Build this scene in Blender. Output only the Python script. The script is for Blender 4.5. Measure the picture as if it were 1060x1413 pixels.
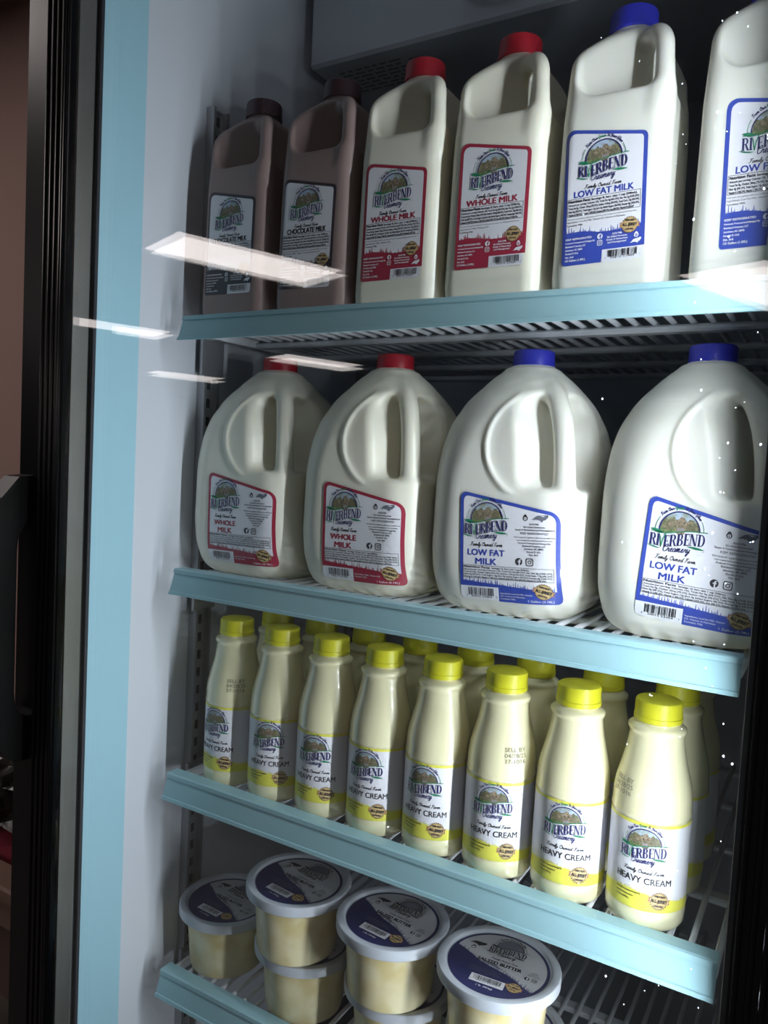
import bpy, math, random
import numpy as np
from mathutils import Matrix, Vector

for o in list(bpy.data.objects):
    bpy.data.objects.remove(o, do_unlink=True)
SC = bpy.context.scene
COL = SC.collection
PI = math.pi

# ---------------------------------------------------------------- camera
cam_d = bpy.data.cameras.new('camera')
cam = bpy.data.objects.new('camera', cam_d)
COL.objects.link(cam)
CAM = Vector((0.6396, -0.6300, 1.3086))
yaw, pitch, roll = 0.5320, -0.0635, 0.0515
_f = Vector((-math.sin(yaw) * math.cos(pitch), math.cos(yaw) * math.cos(pitch), math.sin(pitch)))
_r = Vector((math.cos(yaw), math.sin(yaw), 0))
_u = _r.cross(_f)
_r2 = _r * math.cos(roll) + _u * math.sin(roll)
_u2 = -_r * math.sin(roll) + _u * math.cos(roll)
cam.matrix_world = Matrix(((_r2.x, _u2.x, -_f.x, CAM.x), (_r2.y, _u2.y, -_f.y, CAM.y),
                           (_r2.z, _u2.z, -_f.z, CAM.z), (0, 0, 0, 1)))
cam_d.sensor_fit = 'VERTICAL'
cam_d.sensor_height = 36.0
cam_d.lens = 1062.96 / 1413 * 36.0
cam_d.clip_start = 0.01
SC.camera = cam

# ---------------------------------------------------------------- world and exposure
w = bpy.data.worlds.new('room_air')
SC.world = w
w.use_nodes = True
w.node_tree.nodes['Background'].inputs[0].default_value = (0.5, 0.5, 0.55, 1)
w.node_tree.nodes['Background'].inputs[1].default_value = 0.02
SC.view_settings.view_transform = 'Standard'
SC.view_settings.look = 'None'
SC.view_settings.gamma = 1.0
SC.view_settings.use_curve_mapping = False
SC.view_settings.exposure = 0.0
SC.cycles.transparent_max_bounces = 24
SC.cycles.sample_clamp_indirect = 6.0
SC.cycles.caustics_reflective = False
SC.cycles.caustics_refractive = False
LED_POWER = 880.0
TROFFER_POWER = 5.5

# ---------------------------------------------------------------- materials
MATS = {}


def srgb(r, g, b):
    f = lambda c: c / 12.92 if c <= .04045 else ((c + .055) / 1.055) ** 2.4
    return (f(r / 255), f(g / 255), f(b / 255), 1)


def mat(name, col, rough=.5, metal=0., var=.06, scale=40., bump=0., bscale=200., coat=0., sss=0., sssr=(.01, .008, .005),
        emit=0., spec=.5, col2=None):
    if name in MATS:
        return MATS[name]
    m = bpy.data.materials.new(name)
    m.use_nodes = True
    nt = m.node_tree
    b = nt.nodes['Principled BSDF']
    tc = nt.nodes.new('ShaderNodeTexCoord')
    nz = nt.nodes.new('ShaderNodeTexNoise')
    nz.inputs['Scale'].default_value = scale
    nz.inputs['Detail'].default_value = 3
    nt.links.new(tc.outputs['Object'], nz.inputs['Vector'])
    mx = nt.nodes.new('ShaderNodeMix')
    mx.data_type = 'RGBA'
    c2 = col2 if col2 else tuple(c * (1 - var) for c in col[:3]) + (1,)
    mx.inputs[6].default_value = col
    mx.inputs[7].default_value = c2
    if col2:
        rp = nt.nodes.new('ShaderNodeMapRange')
        rp.inputs[1].default_value = .38
        rp.inputs[2].default_value = .62
        nt.links.new(nz.outputs['Fac'], rp.inputs[0])
        nt.links.new(rp.outputs[0], mx.inputs[0])
    else:
        nt.links.new(nz.outputs['Fac'], mx.inputs[0])
    nt.links.new(mx.outputs[2], b.inputs['Base Color'])
    b.inputs['Roughness'].default_value = rough
    b.inputs['Metallic'].default_value = metal
    b.inputs['Specular IOR Level'].default_value = spec
    if coat:
        b.inputs['Coat Weight'].default_value = coat
        b.inputs['Coat Roughness'].default_value = .045
    if sss:
        b.inputs['Subsurface Weight'].default_value = sss
        b.inputs['Subsurface Radius'].default_value = sssr
        b.inputs['Subsurface Scale'].default_value = 1.0
    if emit:
        b.inputs['Emission Color'].default_value = col
        b.inputs['Emission Strength'].default_value = emit
    if bump:
        n2 = nt.nodes.new('ShaderNodeTexNoise')
        n2.inputs['Scale'].default_value = bscale
        n2.inputs['Detail'].default_value = 2
        nt.links.new(tc.outputs['Object'], n2.inputs['Vector'])
        bp = nt.nodes.new('ShaderNodeBump')
        bp.inputs['Strength'].default_value = bump
        bp.inputs['Distance'].default_value = .002
        nt.links.new(n2.outputs['Fac'], bp.inputs['Height'])
        nt.links.new(bp.outputs['Normal'], b.inputs['Normal'])
    MATS[name] = m
    return m


def glass_mat():
    m = bpy.data.materials.new('door_glass')
    m.use_nodes = True
    nt = m.node_tree
    nt.nodes.clear()
    out = nt.nodes.new('ShaderNodeOutputMaterial')
    tr = nt.nodes.new('ShaderNodeBsdfTransparent')
    tr.inputs[0].default_value = (.985, .992, .99, 1)
    gl = nt.nodes.new('ShaderNodeBsdfGlossy')
    gl.inputs['Roughness'].default_value = .015
    gl.inputs['Color'].default_value = (1, 1, 1, 1)
    ge = nt.nodes.new('ShaderNodeNewGeometry')
    dt = nt.nodes.new('ShaderNodeVectorMath')
    dt.operation = 'DOT_PRODUCT'
    nt.links.new(ge.outputs['Normal'], dt.inputs[0])
    nt.links.new(ge.outputs['Incoming'], dt.inputs[1])

    def mth(op, a, b=None):
        n = nt.nodes.new('ShaderNodeMath')
        n.operation = op
        for i, x in enumerate((a, b)):
            if x is None:
                continue
            if isinstance(x, float):
                n.inputs[i].default_value = x
            else:
                nt.links.new(x, n.inputs[i])
        return n.outputs[0]
    c = mth('ABSOLUTE', dt.outputs['Value'])
    k = mth('POWER', mth('SUBTRACT', 1.0, c), 5.0)
    fr = mth('ADD', mth('MULTIPLY', k, .96), .04)
    mx = nt.nodes.new('ShaderNodeMixShader')
    nt.links.new(fr, mx.inputs[0])
    nt.links.new(tr.outputs[0], mx.inputs[1])
    nt.links.new(gl.outputs[0], mx.inputs[2])
    nt.links.new(mx.outputs[0], out.inputs[0])
    MATS['door_glass'] = m
    return m


GLASS = glass_mat()
M_LINER = mat('liner_white', srgb(214, 218, 226), .32, var=.03, scale=4)
M_BLUE = mat('pale_blue_vinyl', srgb(166, 209, 224), .4, var=.03, scale=8)
M_STRIP = mat('pale_blue_plastic', srgb(156, 194, 203), .35, var=.05, scale=15)
M_BLACK = mat('black_anodised', srgb(24, 26, 32), .28, var=.1, scale=30, spec=.5)
M_GASK = mat('black_rubber', srgb(28, 32, 42), .6, var=.1, scale=60)
M_HANDLE = mat('black_plastic', srgb(22, 20, 22), .45, var=.1)
M_SPACER = mat('aluminium_spacer', srgb(205, 203, 198), .5, metal=1., var=.12, scale=25)
M_STEEL = mat('pilaster_steel', srgb(176, 178, 182), .35, metal=.75, var=.15, scale=30)
M_DARKSLOT = mat('slot_dark', srgb(30, 31, 34), .7)
M_WIRE = mat('white_coated_wire', srgb(205, 208, 214), .4, var=.06)
M_HOUS = mat('evaporator_paint', srgb(176, 180, 188), .5, var=.05, scale=10)
M_BACK = mat('back_liner', srgb(168, 174, 184), .5, var=.06, scale=6)
M_STICK = mat('sticker_grey', srgb(170, 172, 176), .5)
M_INKGREY = mat('ink_grey', srgb(104, 106, 112), .6)
M_MILK = mat('milk_plastic', srgb(230, 228, 219), .36, var=.03, scale=25, sss=.25, bump=.04, bscale=90)
M_CREAMY = mat('whole_milk_plastic', srgb(234, 230, 214), .36, var=.03, scale=25, sss=.25, bump=.04, bscale=90)
M_CHOC = mat('chocolate_milk_plastic', srgb(146, 124, 121), .36, var=.05, scale=25, sss=.15, bump=.04, bscale=90)
M_CRM = mat('heavy_cream_bottle', srgb(238, 231, 192), .3, var=.03, scale=25, coat=1., sss=.15)
M_YCAP = mat('yellow_cap', srgb(216, 211, 46), .38, var=.04)
M_RCAP = mat('red_cap', srgb(176, 28, 46), .4, var=.05)
M_BCAP = mat('blue_cap', srgb(48, 52, 178), .4, var=.05)
M_NCAP = mat('brown_cap', srgb(58, 32, 42), .42, var=.05)
M_BUTTER = mat('butter_tub', srgb(224, 206, 152), .34, col2=srgb(240, 229, 190), scale=38, sss=.2, coat=.35)
M_LID = mat('tub_lid', srgb(190, 195, 205), .4, var=.04, sss=.1)
P_WHITE = mat('paper_white', srgb(228, 227, 234), .42, var=.02, scale=12, coat=.12)
P_BLUE = mat('print_blue', srgb(58, 78, 172), .4, var=.03, coat=.12)
P_RED = mat('print_red', srgb(162, 44, 68), .4, var=.03, coat=.12)
P_BROWN = mat('print_dark', srgb(46, 36, 46), .4, var=.03, coat=.12)
P_NAVY = mat('print_navy', srgb(38, 40, 98), .45)
P_BNAVY = mat('print_butter_navy', srgb(44, 46, 92), .45)
P_GREEN = mat('print_green', srgb(34, 128, 92), .45)
P_BLACK = mat('print_black', srgb(40, 38, 46), .5)
P_GREY = mat('print_grey', srgb(110, 112, 124), .5)
P_YEL = mat('print_yellow', srgb(232, 226, 92), .45, var=.04)
P_TAN = mat('print_tan', srgb(214, 184, 128), .45)
P_BAN = mat('print_banner', srgb(184, 132, 104), .45)
P_BADGE = mat('print_badge_edge', srgb(112, 84, 62), .45)
P_SKY = mat('print_sky', srgb(168, 184, 206), .5, col2=srgb(140, 150, 132), scale=160)
P_TREE = mat('print_trees', srgb(86, 92, 66), .5, col2=srgb(136, 128, 100), scale=520)
P_GRASS = mat('print_grass', srgb(82, 112, 66), .5, col2=srgb(122, 138, 94), scale=520)
P_COW = mat('print_cow', srgb(112, 98, 80), .5, col2=srgb(156, 140, 120), scale=700)
P_COWD = mat('print_cow_dark', srgb(92, 90, 68), .5, col2=srgb(124, 114, 92), scale=700)
P_MUZ = mat('print_muzzle', srgb(142, 134, 134), .5)
P_BWHITE = mat('print_butter_white', srgb(186, 186, 192), .45, var=.03)
P_DATE = mat('date_ink', srgb(120, 116, 104), .6)

# ---------------------------------------------------------------- object helpers


def tag(o, label=None, cat=None, group=None, kind=None):
    for k, v in (('label', label), ('category', cat), ('group', group), ('kind', kind)):
        if v:
            o[k] = v
    return o


def empty(name, loc=(0, 0, 0), rz=0.):
    o = bpy.data.objects.new(name, None)
    o.empty_display_size = .02
    COL.objects.link(o)
    o.location = loc
    o.rotation_euler = (0, 0, rz)
    return o


def mesh(name, V, F, mats, mi=None, smooth=False, bev=0):
    me = bpy.data.meshes.new(name)
    me.from_pydata([tuple(v) for v in V], [], [tuple(f) for f in F])
    if not isinstance(mats, (list, tuple)):
        mats = [mats]
    for m in mats:
        me.materials.append(m)
    if mi is not None:
        me.polygons.foreach_set('material_index', mi)
    if smooth:
        me.polygons.foreach_set('use_smooth', [True] * len(me.polygons))
    me.update()
    return me


def obj(name, me, parent=None, loc=None, rot=None):
    o = bpy.data.objects.new(name, me)
    COL.objects.link(o)
    if parent:
        o.parent = parent
    if loc:
        o.location = loc
    if rot:
        o.rotation_euler = rot
    return o


class MB:
    def __init__(s):
        s.V, s.F = [], []

    def add(s, V, F):
        n = len(s.V)
        s.V += [tuple(v) for v in V]
        s.F += [tuple(i + n for i in f) for f in F]
        return s

    def box(s, a, b, ch=0.):
        x0, y0, z0 = a
        x1, y1, z1 = b
        if ch <= 0:
            V = [(x, y, z) for x in (x0, x1) for y in (y0, y1) for z in (z0, z1)]
            return s.add(V, [(0, 1, 3, 2), (4, 6, 7, 5), (0, 4, 5, 1), (2, 3, 7, 6), (0, 2, 6, 4), (1, 5, 7, 3)])
        # chamfered box: 24 verts
        V = []
        idx = {}
        for sx in (0, 1):
            for sy in (0, 1):
                for sz in (0, 1):
                    X, Y, Z = (x0, x1)[sx], (y0, y1)[sy], (z0, z1)[sz]
                    dx, dy, dz = (ch, -ch)[sx], (ch, -ch)[sy], (ch, -ch)[sz]
                    idx[sx, sy, sz] = len(V)
                    V += [(X, Y + dy, Z + dz), (X + dx, Y, Z + dz), (X + dx, Y + dy, Z)]
        F = []
        for sx in (0, 1):
            q = [idx[sx, 0, 0], idx[sx, 1, 0], idx[sx, 1, 1], idx[sx, 0, 1]]
            F.append(q if sx else q[::-1])
        for sy in (0, 1):
            q = [idx[0, sy, 0] + 1, idx[1, sy, 0] + 1, idx[1, sy, 1] + 1, idx[0, sy, 1] + 1]
            F.append(q[::-1] if sy else q)
        for sz in (0, 1):
            q = [idx[0, 0, sz] + 2, idx[1, 0, sz] + 2, idx[1, 1, sz] + 2, idx[0, 1, sz] + 2]
            F.append(q if sz else q[::-1])
        for a_ in (0, 1):
            for b_ in (0, 1):
                F.append((idx[a_, b_, 0], idx[a_, b_, 1], idx[a_, b_, 1] + 1, idx[a_, b_, 0] + 1))
                F.append((idx[a_, 0, b_], idx[a_, 1, b_], idx[a_, 1, b_] + 2, idx[a_, 0, b_] + 2))
                F.append((idx[0, a_, b_] + 1, idx[1, a_, b_] + 1, idx[1, a_, b_] + 2, idx[0, a_, b_] + 2))
        for k in idx.values():
            F.append((k, k + 1, k + 2))
        return s.add(V, F)

    def tube(s, pts, r, n=8, cap=True):
        pts = [Vector(p) for p in pts]
        rs = r if isinstance(r, (list, tuple)) else [r] * len(pts)
        V = []
        up = None
        for i, p in enumerate(pts):
            t = (pts[min(i + 1, len(pts) - 1)] - pts[max(i - 1, 0)]).normalized()
            if up is None:
                a = Vector((0, 0, 1)) if abs(t.z) < .9 else Vector((1, 0, 0))
                up = (a - t * a.dot(t)).normalized()
            else:
                up = (up - t * up.dot(t)).normalized()
            sd = t.cross(up)
            for k in range(n):
                th = 2 * PI * k / n
                V.append(p + (up * math.cos(th) + sd * math.sin(th)) * rs[i])
        F = []
        for i in range(len(pts) - 1):
            for k in range(n):
                F.append((i * n + k, i * n + (k + 1) % n, (i + 1) * n + (k + 1) % n, (i + 1) * n + k))
        if cap:
            F.append(tuple(range(n))[::-1])
            F.append(tuple((len(pts) - 1) * n + k for k in range(n)))
        return s.add(V, F)

    def extr_x(s, prof, x0, x1):
        n = len(prof)
        V = [(x0, y, z) for y, z in prof] + [(x1, y, z) for y, z in prof]
        F = [(i, (i + 1) % n, n + (i + 1) % n, n + i) for i in range(n)]
        F += [tuple(range(n))[::-1], tuple(range(n, 2 * n))]
        return s.add(V, F)

    def lathe(s, prof, n=64, rib=None):
        V = []
        for j, (r, z) in enumerate(prof):
            for k in range(n):
                th = 2 * PI * k / n
                rr = r * (1 - (rib[1] if (rib and rib[0][0] <= j <= rib[0][1] and k % 2) else 0))
                V.append((rr * math.cos(th), rr * math.sin(th), z))
        F = []
        for j in range(len(prof) - 1):
            for k in range(n):
                F.append((j * n + k, j * n + (k + 1) % n, (j + 1) * n + (k + 1) % n, (j + 1) * n + k))
        F.append(tuple(range(n))[::-1])
        F.append(tuple((len(prof) - 1) * n + k for k in range(n)))
        return s.add(V, F)

    def mesh(s, name, m, smooth=False):
        return mesh(name, s.V, s.F, m, smooth=smooth)

    def build(s, name, m, parent=None, smooth=False, loc=None, rot=None):
        return obj(name, s.mesh(name, m, smooth), parent, loc, rot)


def smooth_by_angle(me, deg=35):
    me.polygons.foreach_set('use_smooth', [True] * len(me.polygons))
    try:
        me.set_sharp_from_angle(angle=math.radians(deg))
    except Exception:
        pass
    return me


# ---------------------------------------------------------------- room shell (the shop around the cooler)
M_WALLB = mat('brown_paint', srgb(176, 146, 139), .8, var=.05, scale=3)
M_WALLR = mat('shop_wall', srgb(120, 112, 108), .85, var=.06, scale=2)
M_FLOOR = mat('shop_floor', srgb(96, 90, 84), .5, var=.2, scale=3)
M_CEIL = mat('shop_ceiling', srgb(150, 148, 146), .9, var=.04, scale=6)
RX0, RX1, RY0, RY1, RH = -12.5, 3.2, -13.5, .80, 2.62
tag(MB().box((RX0, RY0, -.1), (RX1, RY1, 0)).build('floor', M_FLOOR), kind='structure')
tag(MB().box((RX0, RY0, RH), (RX1, RY1, RH + .1)).build('ceiling', M_CEIL), kind='structure')
tag(MB().box((RX0, RY1, 0), (RX1, RY1 + .1, RH)).build('wall_back', M_WALLB), kind='structure')
tag(MB().box((RX0, RY0 - .1, 0), (RX1, RY0, RH)).build('wall_front', M_WALLR), kind='structure')
tag(MB().box((RX0 - .1, RY0, 0), (RX0, RY1, RH)).build('wall_left', M_WALLR), kind='structure')
tag(MB().box((RX1, RY0, 0), (RX1 + .1, RY1, RH)).build('wall_right', M_WALLR), kind='structure')

# ceiling troffers: most reflected in the cooler door, the rest added as room fill
M_DIFF = mat('troffer_diffuser', (1.0, .90, .87, 1), .5, var=0., emit=TROFFER_POWER)
M_TFR = mat('troffer_frame', srgb(220, 220, 220), .5)
tro_f = MB()
for a, b in (((-.32, -.63, -.03), (-.28, .63, 0)), ((.28, -.63, -.03), (.32, .63, 0)),
             ((-.28, -.63, -.03), (.28, -.59, 0)), ((-.28, .59, -.03), (.28, .63, 0))):
    tro_f.box(a, b)
ME_TF = tro_f.mesh('frame', M_TFR)
ME_TD = MB().box((-.28, -.59, -.022), (.28, .59, -.012)).mesh('diffuser', M_DIFF)
TAX = math.atan2(.36, .93)
for (x, y, d) in ((-2.83, -3.60, 'nearest the cooler on its left'), (-6.1, -5.2, 'far to the left of the cooler'),
                  (-8.9, -9.1, 'farthest from the cooler'), (-5.40, -7.95, 'in the middle distance'),
                  (.12, -5.3, 'straight across from the cooler'), (-1.75, -.62, 'above and left of the cooler, added to light the room'), (-4.9, -1.3, 'along the brown wall, added to light the room'),
                  (2.1, -2.4, 'on the right of the cooler, added to light the room')):
    t = tag(empty('ceiling_light', (x, y, RH), TAX), 'rectangular ceiling light panel ' + d,
            'ceiling light', 'ceiling light panels of the shop')
    obj('frame', ME_TF, t)
    obj('diffuser', ME_TD, t)

# ---------------------------------------------------------------- the cooler cabinet
WL, WR, YF, YB = -.030, .617, -.100, .52
ZB, ZT = .42, 2.00
cooler = tag(empty('display_cooler', (.2935, .2, 0)), 'upright glass-door display cooler with white liner and pale blue edging', 'cooler')


def cpart(mb, name, m, smooth=False, parent=None):
    me = mb.mesh(name, m, smooth)
    me.transform(Matrix.Translation((-.2935, -.2, 0)))
    o = obj(name, me, parent or cooler)
    return o


T = .05
YE = -.0385       # front edge of the white liner on the side walls
cpart(MB().box((WL - T, YE, ZB), (WL, YB, ZT)), 'side_liner', M_LINER)
cpart(MB().box((WR, YE, ZB), (WR + T, YB, ZT)), 'side_liner', M_LINER)
cpart(MB().box((WL - T, YF, ZB), (WL + .0006, YE, ZT)), 'edge_strip', M_BLUE)
cpart(MB().box((WR - .0006, YF, ZB), (WR + T, YE, ZT)), 'edge_strip', M_BLUE)
cpart(MB().box((WL, YB, ZB), (WR, YB + T, ZT)), 'back_liner', M_BACK)
cpart(MB().box((WL - T, YF, ZT), (WR + T, YB + T, ZT + .12)), 'roof', M_LINER)
cpart(MB().box((WL - T, YF, .0), (WR + T, YB + T, ZB)), 'base', M_BLACK)
cpart(MB().box((WL - T - .004, YF, 0), (WL - T, YB + T, ZT + .12)), 'outer_side', M_BLACK)
cpart(MB().box((WR + T, YF, 0), (WR + T + .004, YB + T, ZT + .12)), 'outer_side', M_BLACK)
# slotted standards
for xs, sg in ((WL, 1), (WR, -1)):
    for y0, zt in ((.052, 1.712), (.40, 1.712)):
        mb = MB()
        xa, xb = (xs, xs + sg * .012)
        mb.box((min(xa, xb), y0, ZB), (max(xa, xb), y0 + .004, zt))
        mb.box((min(xa, xb), y0 + .022, ZB), (max(xa, xb), y0 + .026, zt))
        mb.box((min(xa, xs + sg * .005), y0 + .004, ZB), (max(xa, xs + sg * .005), y0 + .022, zt))
        pl = cpart(mb, 'shelf_standard', M_STEEL)
        sl = MB()
        zz = ZB + .02
        while zz < zt - .01:
            a, b = xs + sg * .0045, xs + sg * .0054
            sl.box((min(a, b), y0 + .009, zz), (max(a, b), y0 + .017, zz + .011))
            zz += .022
        so = cpart(sl, 'standard_slots', M_DARKSLOT, parent=pl)
        so['kind'] = 'stuff'
# evaporator housing under the roof
EH0, EHY = 1.827, .22
hs = cpart(MB().box((-.012, EHY, EH0), (.600, YB, ZT), .004), 'evaporator_housing', M_HOUS)
st = MB().add([(.014, .236, EH0 - .0008), (.150, .236, EH0 - .0008), (.150, .312, EH0 - .0008), (.014, .312, EH0 - .0008)], [(0, 3, 2, 1)])
cpart(st, 'rating_sticker', M_STICK, parent=hs)
ln = MB()
rr = random.Random(4)
for r_ in range(7):
    x = .02
    while x < .11:
        l = rr.uniform(.006, .018)
        y = .244 + r_ * .009
        ln.add([(x, y, EH0 - .0012), (x + l, y, EH0 - .0012), (x + l, y + .0045, EH0 - .0012), (x, y + .0045, EH0 - .0012)], [(0, 3, 2, 1)])
        x += l + .004
ln.add([(.122, .25, EH0 - .0012), (.144, .25, EH0 - .0012), (.133, .272, EH0 - .0012)], [(0, 2, 1)])
cpart(ln, 'sticker_print', M_INKGREY, parent=hs)
fg = MB()
for k in range(5):
    R_ = .07 - k * .013
    fg.tube([(.262 + R_ * math.cos(a), EHY - .006, 1.918 + R_ * math.sin(a)) for a in np.linspace(0, 2 * PI, 41)], .0018, 6, False)
for k in range(6):
    a = k * PI / 3 + .2
    fg.tube([(.262, EHY - .004, 1.918), (.262 + .07 * math.cos(a), EHY - .004, 1.918 + .07 * math.sin(a))], .0018, 6)
cpart(fg, 'fan_guard', M_STEEL, parent=hs)
# LED bar on the right jamb, behind the door stile
M_CHIP = mat('led_chip', (.86, .93, 1.0, 1), .4, var=0., emit=LED_POWER)
LX, LY = .606, -.066
LZ0, LZ1 = .60, 1.64
bar = cpart(MB().box((LX + .001, LY - .012, LZ0 - .02), (WR - .0008, LY + .012, LZ1 + .02), .002), 'led_bar', M_STEEL)
nl = 27
for k in range(nl):
    zc = LZ0 + (LZ1 - LZ0) * k / (nl - 1)
    a = math.radians(-17)
    c_ = Vector((LX - .001, LY, zc))
    t_ = Vector((math.sin(a), math.cos(a), 0))
    n_ = Vector((-math.cos(a), math.sin(a), 0))
    V = []
    for sn in (-.0015, .0015):
        for st_ in (-.004, .004):
            for sz in (-.0045, .0045):
                V.append(c_ + n_ * sn + t_ * st_ + Vector((0, 0, sz)))
    co = cpart(MB().add(V, [(0, 1, 3, 2), (4, 6, 7, 5), (0, 4, 5, 1), (2, 3, 7, 6), (0, 2, 6, 4), (1, 5, 7, 3)]), 'led_chip', M_CHIP, parent=bar)
    co.data.materials.append(M_WIRE)
    co.data.polygons.foreach_set('material_index', [1, 0, 1, 1, 1, 1])

# ---------------------------------------------------------------- wire shelves
SHELF = [1.4538, 1.1718, .9352, .6997]          # height of the wires' top
SW = .587
strip_prof = [(.012, .0060), (-.0020, .0060), (-.0042, .0050), (-.0050, .0010), (-.0036, .0004), (-.0098, -.0186), (-.0112, -.0190),
              (-.0124, -.0222), (-.0098, -.0222), (-.0078, -.0190), (-.0014, .0002), (-.0005, .0036), (.012, .0036)]
ME_STRIP = MB().extr_x(strip_prof, 0, SW).mesh('price_strip', M_STRIP)
WIRE_N = 35
PITCH = (SW - .012) / (WIRE_N - 1)
WY1 = .475
ME_WIRE = MB().tube([(0, .003, -.0026), (0, WY1, -.0026)], .0026, 8).mesh('wire', M_WIRE, True)
ME_BAR = MB().box((.002, 0, -.012), (SW - .002, .016, -.0052), .002).mesh('cross_bar', M_WIRE)
ME_RAIL = MB().tube([(.002, .006, -.009), (SW - .002, .006, -.009)], .0036, 8).mesh('front_rail', M_WIRE, True)
ME_SIDE = MB().box((0, .003, -.012), (.005, WY1, -.001), .0012).mesh('side_rail', M_WIRE)
brk = MB().box((-.020, .046, -.052), (-.0165, .082, -.004)).box((-.0165, .05, -.012), (.002, .078, -.0105))
ME_BRK = brk.mesh('bracket', M_STEEL)
SHN = ['topmost, under the half-gallon jugs', 'second from top, under the gallon jugs',
       'third from top, under the cream bottles', 'lowest, under the butter tubs']
for k, z in enumerate(SHELF):
    s = tag(empty('wire_shelf', (0, 0, z)), 'white wire shelf with pale blue price strip, ' + SHN[k], 'shelf', 'wire shelves in the cooler')
    obj('price_strip', ME_STRIP, s)
    obj('front_rail', ME_RAIL, s)
    for y in (.115, .225, .34, .455):
        obj('cross_bar', ME_BAR, s, (0, y, 0))
    obj('side_rail', ME_SIDE, s)
    obj('side_rail', ME_SIDE, s, (SW - .005, 0, 0))
    obj('bracket', ME_BRK, s)
    for i in range(1, WIRE_N - 1):
        obj('wire', ME_WIRE, s, (.006 + i * PITCH, 0, 0))

# ---------------------------------------------------------------- the glass door
DX0, DX1, DZ0, DZ1 = -.072, .668, .30, 2.06
DYF, DYB = -.150, -.114
GX0, GX1 = -.006, .6015
GZ0, GZ1 = DZ0 + .07, DZ1 - .07
door = tag(empty('cooler_door', (.298, -.132, DZ0)), 'closed glass cooler door with black aluminium frame', 'door')
DOFF = Matrix.Translation((-.298, .132, -DZ0))


def dpart(mb, name, m, parent=None, smooth=False):
    me = mb.mesh(name, m, smooth)
    me.transform(DOFF)
    return obj(name, me, parent or door)


sl_ = dpart(MB().box((DX0, DYF, DZ0), (GX0 - .004, DYB, DZ1), .003), 'stile', M_BLACK)
sr_ = dpart(MB().box((GX1 + .0012, DYF, DZ0), (DX1, DYB, DZ1), .003), 'stile', M_BLACK)
dpart(MB().box((GX0, DYF, DZ1 - .07), (GX1, DYB, DZ1), .003), 'rail', M_BLACK)
dpart(MB().box((GX0, DYF, DZ0), (GX1, DYB, DZ0 + .07), .003), 'rail', M_BLACK)
for st_o, xs in ((sl_, [-.038, -.030, -.0225, -.015, -.0115]), (sr_, [.609, .6165, .624, .632])):
    for x in xs:
        dpart(MB().tube([(x, DYF, DZ0 + .01), (x, DYF, DZ1 - .01)], .0019, 10), 'rib', M_BLACK, st_o, True)
# insulated glass: two panes with a perforated spacer between them
dpart(MB().box((GX0 - .002, -.1440, GZ0), (GX1 + .001, -.1405, GZ1)), 'glass_pane', GLASS)
rear = dpart(MB().box((GX0 - .002, -.1215, GZ0), (GX1 + .001, -.1185, GZ1)), 'glass_pane', GLASS)
for v in rear.data.vertices:            # the two panes are never quite parallel
    v.co.y += (v.co.z + DZ0 - 1.25) * .0026
dr = MB()
rd = random.Random(12)
for k in range(110):
    r_ = rd.choice((.0003, .0003, .0004, .0005, .0007))
    xx = GX1 - .004 - abs(rd.gauss(0, .045))
    zz = rd.uniform(.95, 1.78)
    yy = -.1184 + (zz - 1.25) * .0026
    V = [(xx, yy + r_ * .7, zz)]
    V += [(xx + r_ * math.cos(q * PI / 4), yy, zz + r_ * 1.2 * math.sin(q * PI / 4)) for q in range(8)]
    dr.add(V, [(0, 1 + q, 1 + (q + 1) % 8) for q in range(8)])
mdr = bpy.data.materials.new('water_specks')
mdr.use_nodes = True
_t = mdr.node_tree
_tr = _t.nodes.new('ShaderNodeBsdfTranslucent')
_tr.inputs[0].default_value = srgb(225, 230, 236)
_t.links.new(_tr.outputs[0], _t.nodes['Material Output'].inputs[0])
o = dpart(dr, 'water_drops', mdr, None, True)
o['kind'] = 'stuff'
for x, sg in ((GX0 - .001, 1), (GX1 + .0002, -1)):
    xa, xb = x - sg * .003, x
    sp = dpart(MB().box((min(xa, xb), -.1402, GZ0), (max(xa, xb), -.1218, GZ1)), 'glass_spacer', M_SPACER)
    pf = MB()
    zz = GZ0 + .004
    while zz < GZ1:
        for y in (-.1378, -.1240):
            xx = xb + sg * .0002
            pf.add([(xx, y - .0005, zz - .0006), (xx, y + .0005, zz - .0006), (xx, y + .0005, zz + .0006), (xx, y - .0005, zz + .0006)],
                   [(0, 1, 2, 3) if sg > 0 else (3, 2, 1, 0)])
        zz += .0062
    o = dpart(pf, 'perforations', M_DARKSLOT if sg < 0 else M_WIRE, sp)
    o['kind'] = 'stuff'
# inner edge and gasket
for xa, xb in ((GX0 - .004, GX0 + .001), (GX1, GX1 + .0012)):
    dpart(MB().box((xa, -.1176, DZ0 + .01), (xb, DYB, DZ1 - .01)), 'glazing_bead', M_GASK)
gk = MB()
for xa, xb in ((-.060, WL - .004), (WR + .004, .648)):
    gk.box((xa, DYB, DZ0 + .03), (xb, YF - .0005, DZ1 - .03), .003)
dpart(gk, 'gasket', M_GASK)
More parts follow.
